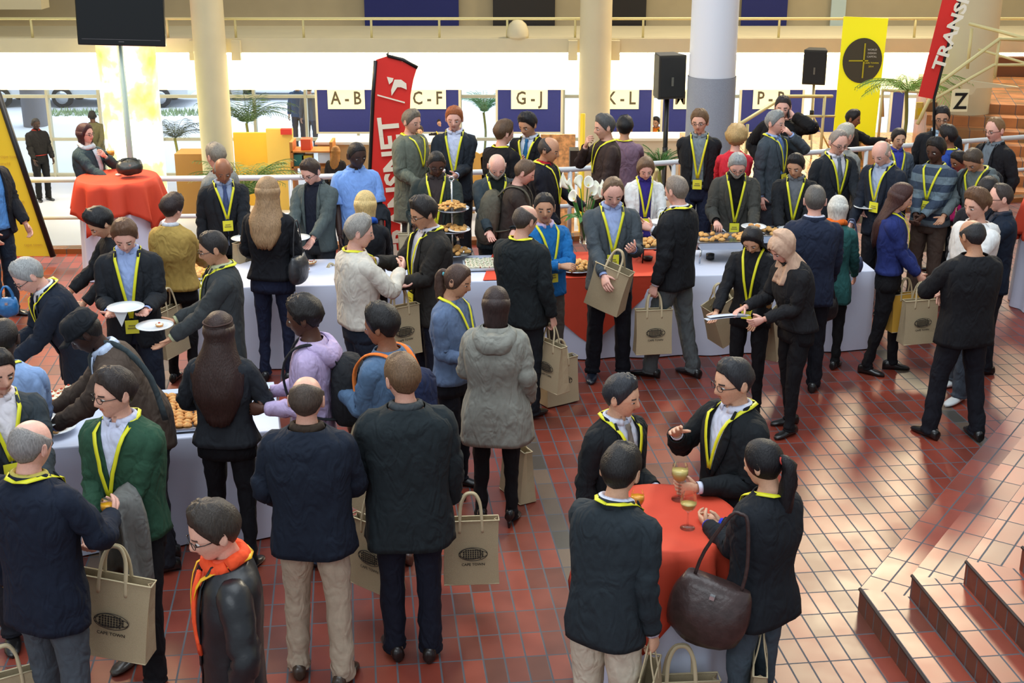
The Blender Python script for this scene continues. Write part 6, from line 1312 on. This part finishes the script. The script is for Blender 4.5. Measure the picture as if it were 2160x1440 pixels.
# chafing dishes
for u, v, lb in ((1524, 545, 'steel chafing dish of fried pieces in front of the grey-bearded man'), (1652, 530, 'steel chafing dish partly hidden by the beige headscarf')):
    c = at(u, v, .785); M_ = MX.Identity(4); ch = empty('chafing_dish', c, ang1, label=lb, cat='dish', group='chafing dishes'); w_, d_ = .27, .17
    q = MB(); z0_, z1_ = .13, .20; q.grid([[V((x, y, z)) for x, y in ((-w_*k, -d_*k), (w_*k, -d_*k), (w_*k, d_*k), (-w_*k, d_*k))] for k, z in ((.92, z0_), (1, z1_), (1.06, z1_), (1.06, z1_+.008), (.97, z1_+.008), (.93, z1_-.02))], True, True, True, flip=False); q.build('basin', STEEL, ch, smooth=False)
    for sx in (-1, 1):
        for sy in (-1, 1): q = MB(); q.tube([(sx*w_*.95, sy*d_*.9, 0), (sx*w_*.9, sy*d_*.85, .14)], .009, 6); q.build('leg', STEEL, ch)
        q = MB(); q.lathe([(0, 0), (.04, 0), (.04, .05), (0, .05)], 14, (sx*.12, 0, 0)); q.build('burner', BLK, ch)
    for i in range(26):
        p = MX.Translation(c) @ MX.Rotation(ang1, 4, 'Z') @ V((random.uniform(-.22, .22), random.uniform(-.13, .13), .188+random.uniform(0, .018))); pastry('puff', p, random.uniform(0, 6), 'fried piece in the chafing dish', 'fried pieces in the chafing dishes', .95)
# calla lilies
c = at(1232, 512, .785); vs = empty('lily_vase', c, label='tall vase of white calla lilies on the long table beside the grey suit', cat='flowers')
q = MB(); q.lathe([(0, 0), (.05, 0), (.045, .10), (.055, .24), (.050, .24), (.04, .10), (0, .02)], 20); q.build('vase', GLM, vs)
GRL = mat((70, 130, 60), rough=.5, var=.2, bscale=20); LIL = mat((244, 246, 232), rough=.45)
rnd = random.Random(5)
for i in range(11):
    a_ = i*2.4; r1 = .10+.13*((i*7) % 5)/5; top = V((r1*cos(a_), r1*.6*sin(a_), .44+.16*((i*3) % 7)/7)); st_p = [V(p) for p in cat([(0, 0, .03), (top.x*.25, top.y*.25, .22), (top.x*.8, top.y*.8, top.z-.08), tuple(top)], 3)]
    q = MB(); q.tube(st_p, .006, 6); s_ = q.build('stem', GRL, vs); q = MB(); rg = []; out = V((cos(a_), sin(a_)*.6, .8)).normalized(); M_ = MX.Translation(top) @ out.to_track_quat('Z', 'X').to_matrix().to_4x4()
    for k, (r_, z_) in enumerate(((.006, -.01), (.016, .02), (.026, .05), (.042, .075), (.050, .085))): rg.append([M_ @ V((r_*cos(t)*(1+.2*(k > 2)*cos(t)), r_*sin(t), z_+(.030*cos(t) if k > 2 else 0))) for t in [2*pi*j/14 for j in range(14)]])
    q.grid(rg, True, True, False); q.build('flower', LIL, s_, solid=.002)
    q = MB(); q.tube([M_ @ V((0, 0, .01)), M_ @ V((0, 0, .06))], [.006, .003], 6); q.build('spadix', mat((240, 200, 50), rough=.6), s_)
for i in range(9):
    a_ = i*.75; q = MB(); rg = []
    for k in range(7):
        f = k/6; w_ = .035*sin(pi*min(.98, f*.9+.05)); c_ = V((cos(a_)*(.02+.22*f), sin(a_)*(.02+.14*f), .22+.22*f-.20*f*f)); n_ = V((-sin(a_), cos(a_), 0)); rg.append([c_-n_*w_, c_+V((0, 0, -.006)), c_+n_*w_])
    q.grid(rg, False); q.build('leaf', GRL, vs, solid=.002)
# ------------------------------------------------------------ plants
def frond_plant(loc, lb, n, L_, hgt, colr, stem=0, up=.5, pot=None, nm='palm', cat_='plant', seed=1, zlow=0):
    r = empty(nm, loc, label=lb, cat=cat_); rnd = random.Random(seed); gm_ = mat(colr, rough=.5, var=.3, bscale=8)
    if pot:
        w_, h_ = pot; q = MB(); q.grid([[V((x*k, y*k, z)) for x, y in ((-w_, -w_), (w_, -w_), (w_, w_), (-w_, w_))] for k, z in ((.82, 0), (1, h_), (.92, h_), (.9, h_-.06))], True, True, True); q.build('planter', mat((140, 70, 40), rough=.4, var=.08, bscale=3), r, smooth=False)
    z0_ = pot[1]-.05 if pot else 0
    if stem: q = MB(); q.tube([V(p) for p in cat([(0, 0, z0_), (.03, .02, z0_+stem*.5), (-.02, 0, z0_+stem)], 3)], .03, 8); q.build('trunk', mat((130, 128, 60), rough=.8), r)
    q = MB(); zb = z0_+stem
    for i in range(n):
        a_ = i*2.4+rnd.uniform(-.2, .2); u_ = up*rnd.uniform(.6, 1.3); LL = L_*rnd.uniform(.7, 1.1); pr = V((0, 0, zb)); d = V((cos(a_), sin(a_), u_*2)).normalized()
        pts = [pr.copy()]
        for k in range(9): pr = pr+d*LL/9; d = (d+V((0, 0, -.17))).normalized(); pts.append(pr.copy())
        q.tube(pts, .006, 4, cap=False)
        for k in range(1, 10):
            for sd in (-1, 1):
                for h_ in (0, .5):
                    p = pts[k-1].lerp(pts[k], 1-h_); t = (pts[k]-pts[k-1]).normalized(); s_ = t.cross(V((0, 0, 1))).normalized()*sd; ll = LL*.26*sin(pi*(.15+.8*k/10)); tip = p+(s_+t*.7+V((0, 0, -.35))).normalized()*ll; wv = t*.012*LL
                    b = len(q.v); q.v += [p-wv, (p+tip)/2+wv*.6, tip, (p+tip)/2-wv*.9]; q.f.append((b, b+1, b+2, b+3)); q.mi.append(0)
    q.build('foliage', gm_, r, smooth=False); return r
a = atD(1905, 292, 21.6); frond_plant((a.x, a.y, -.55), 'tall potted palm with a thin trunk in a terracotta square planter on the landing', 24, 1.05, 0, (110, 150, 60), stem=1.0, up=.45, pot=(.55, .52), nm='potted_palm', seed=4)
a = atD(515, 365, 25.6); frond_plant((a.x, 25.6, LOW), 'bushy fern palm in front of the golden partition', 34, 1.25, 0, (84, 118, 40), stem=.75, up=.9, nm='fern_palm', seed=6)
a = atD(500, 260, 28.5); frond_plant((a.x, 29.6, LOW), 'taller palm behind the golden partition', 26, 1.3, 0, (70, 96, 44), stem=1.5, up=.8, nm='tall_palm', seed=9)
a = atD(1396, 400, 17.6); frond_plant((a.x, 17.9, -.55), 'slim green plant below the black loudspeaker', 26, .42, 0, (60, 112, 44), stem=.75, up=1.2, pot=(.16, .25), nm='slim_plant', seed=12)
a = atD(400, 250, 30); frond_plant((a.x-.2, 29.4, LOW), 'spiky plant between the glowing map column and the cream pillar', 16, 1.0, 0, (60, 70, 54), stem=1.2, up=.6, nm='spiky_plant', seed=15)
a = atD(1020, 240, 33); frond_plant((a.x, 34, LOW), 'round leafy shrub beyond the glass between the lettered boards', 44, .8, 0, (86, 140, 84), stem=1.0, up=1.0, nm='shrub', seed=17)
# ------------------------------------------------------------ lower hall furniture
GOLD = mat((226, 176, 56), rough=.5, var=.06, bscale=2)
def hallbox(nm, u0, u1, v0, v1, D, m, lb, cat_, dp=.4, z0=None, grp=None, bev=0):
    a_ = atD(u0, v1, D); b_ = atD(u1, v0, D); z_ = LOW if z0 is None else (a_.z if z0 == 'f' else z0); q = MB(); q.box(0, 0, 0, b_.x-a_.x, dp, b_.z-z_); o = q.build(nm, m, None, smooth=False, M=MX.Translation((a_.x, D, z_)), bevel=bev); return tag(o, lb, cat_, group=grp)
hallbox('golden_partition', 497, 566, 280, 362, 28.0, GOLD, 'golden yellow partition wall behind the bushy fern', 'partition', .08)
hallbox('golden_partition', 566, 616, 272, 362, 27.6, mat((244, 206, 100), rough=.5), 'pale gold narrow partition with a red box on top', 'partition', .12)
hallbox('red_box', 592, 614, 272, 284, 27.5, mat((214, 60, 50), rough=.5), 'small red box on top of the pale gold partition', 'box', .12, z0='f')
hallbox('brown_crate', 371, 424, 325, 368, 27.0, mat((150, 106, 50), rough=.7), 'plain brown box beside the cream pillar', 'box', .6)
def desk(u0, u1, v0, D, lb, colr):
    a_ = atD(u0, v0, D); b_ = atD(u1, v0, D); r = empty('reception_desk', (a_.x, D, LOW), label=lb, cat='desk'); w_ = b_.x-a_.x; h_ = a_.z-LOW
    q = MB(); q.box(0, .1, 0, w_, .6, h_-.05); q.build('front_panel', mat(colr, rough=.6), r, smooth=False); q = MB(); q.box(-.04, 0, h_-.05, w_+.04, .75, h_); q.build('counter', mat((236, 230, 214), rough=.4), r, smooth=False); return r
desk(668, 1000, 300, 27.2, 'long reception desk under the A - B and C - F boards', (186, 150, 100)); desk(1250, 1460, 292, 27.2, 'reception desk under the K - L board', (206, 196, 176)); desk(1580, 1740, 300, 27.6, 'reception desk beside the tripod stand', (196, 176, 130))
for i, (u, v, c_, nm, lb) in enumerate(((630, 338, (40, 110, 100), 'teal_canister', 'teal canister on the lower hall shelf'), (648, 340, (210, 176, 50), 'yellow_carton', 'yellow carton on the lower hall shelf'), (645, 306, (230, 80, 40), 'red_carton', 'red and green carton on the upper hall shelf'), (682, 332, (226, 228, 232), 'white_carton', 'stack-like white carton beside the yellow carton'))):
    hallbox(nm, u-10, u+10 if i < 3 else u+14, v-12, v+12, 26.7, mat(c_, rough=.5), lb, 'carton', .25, z0='f')
sh = empty('display_shelf', (atD(616, 360, 26.6).x, 26.6, LOW), label='wooden display shelf holding cartons in the lower hall', cat='shelf')
for v in (352, 319):
    q = MB(); a_ = atD(616, v, 26.6); b_ = atD(700, v, 26.6); q.box(0, 0, a_.z-LOW-.03, b_.x-a_.x, .5, a_.z-LOW); q.build('shelf_board', mat((196, 120, 50), rough=.6), sh, smooth=False)
for u in (616, 700): q = MB(); x = atD(u, 350, 26.6).x-sh.location.x; q.box(x-.03, 0, 0, x+.03, .5, atD(616, 300, 26.6).z-LOW); q.build('upright', mat((196, 120, 50), rough=.6), sh, smooth=False)
OR = mat((220, 140, 50), rough=.6, var=.45, bscale=9)
hallbox('mosaic_panel', 1140, 1214, 284, 352, 25.8, mat((220, 150, 90), rough=.6, var=.5, bscale=12), 'orange mosaic-patterned panel standing behind the balding man with the red collar', 'panel', .08)
def hchair(u, lb):
    a_ = atD(u, 282, 27.2); r = empty('carved_chair', (a_.x, 27.2, LOW), label=lb, cat='chair', group='golden chairs'); G = mat((214, 160, 70), rough=.5)
    q = MB(); q.poly([V((x, 0, z)) for x, z in ((-.22, .5), (.22, .5), (.26, 1.2), (.12, 1.34), (0, 1.28), (-.12, 1.34), (-.26, 1.2))], .05, (0, -1, 0)); q.build('backrest', G, r, smooth=False)
    q = MB(); q.box(-.24, -.46, .44, .24, 0, .5); q.build('seat', G, r, smooth=False)
    for x in (-.2, .2):
        for y in (-.42, -.04): q = MB(); q.tube([(x, y, 0), (x, y, .45)], .022, 6); q.build('leg', G, r)
hchair(1012, 'golden carved chair behind the shoulder of the man in black'); hchair(1040, 'second golden chair nearer the black suit with the blue tie')
hallbox('black_case', 1202, 1222, 318, 356, 20.5, BLK, 'black equipment case beside the yellow post', 'case', .3, z0='f'); bpy.data.objects['black_case'].location.z = -.0
# yellow post
q = MB(); a_ = atD(1225, 500, 16.5); q.tube([(a_.x, 16.5, LOW), (a_.x, 16.5, 1.42)], .032, 10); yp = q.build('yellow_post', mat((244, 204, 30), rough=.5), None); tag(yp, 'tall slim yellow post beyond the railing', 'post')
# timber flight going down beyond the railing
TIM = mat((206, 136, 44), rough=.45, var=.15, bscale=5)
q = MB()
for k in range(9): q.box(.2, 16.35+.30*k, LOW, 2.0, 16.65+.30*k, -.12-.24*k)
struct('floor_stairs_down', q, TIM)
r = empty('stair_railing', (.25, 16.3, 0), label='cream handrail going down beside the timber steps', cat='railing', group='cream stair railings')
for x in (.05, 1.55):
    q = MB(); q.tube([(x, 0, .75), (x, 2.7, -1.2)], .03, 8); q.build('handrail', BR, r)
    for k in range(4): q = MB(); q.tube([(x, .2+.75*k, -.25-.6*k), (x, .2+.75*k, .62-.55*k)], .022, 6); q.build('post', BR, r)
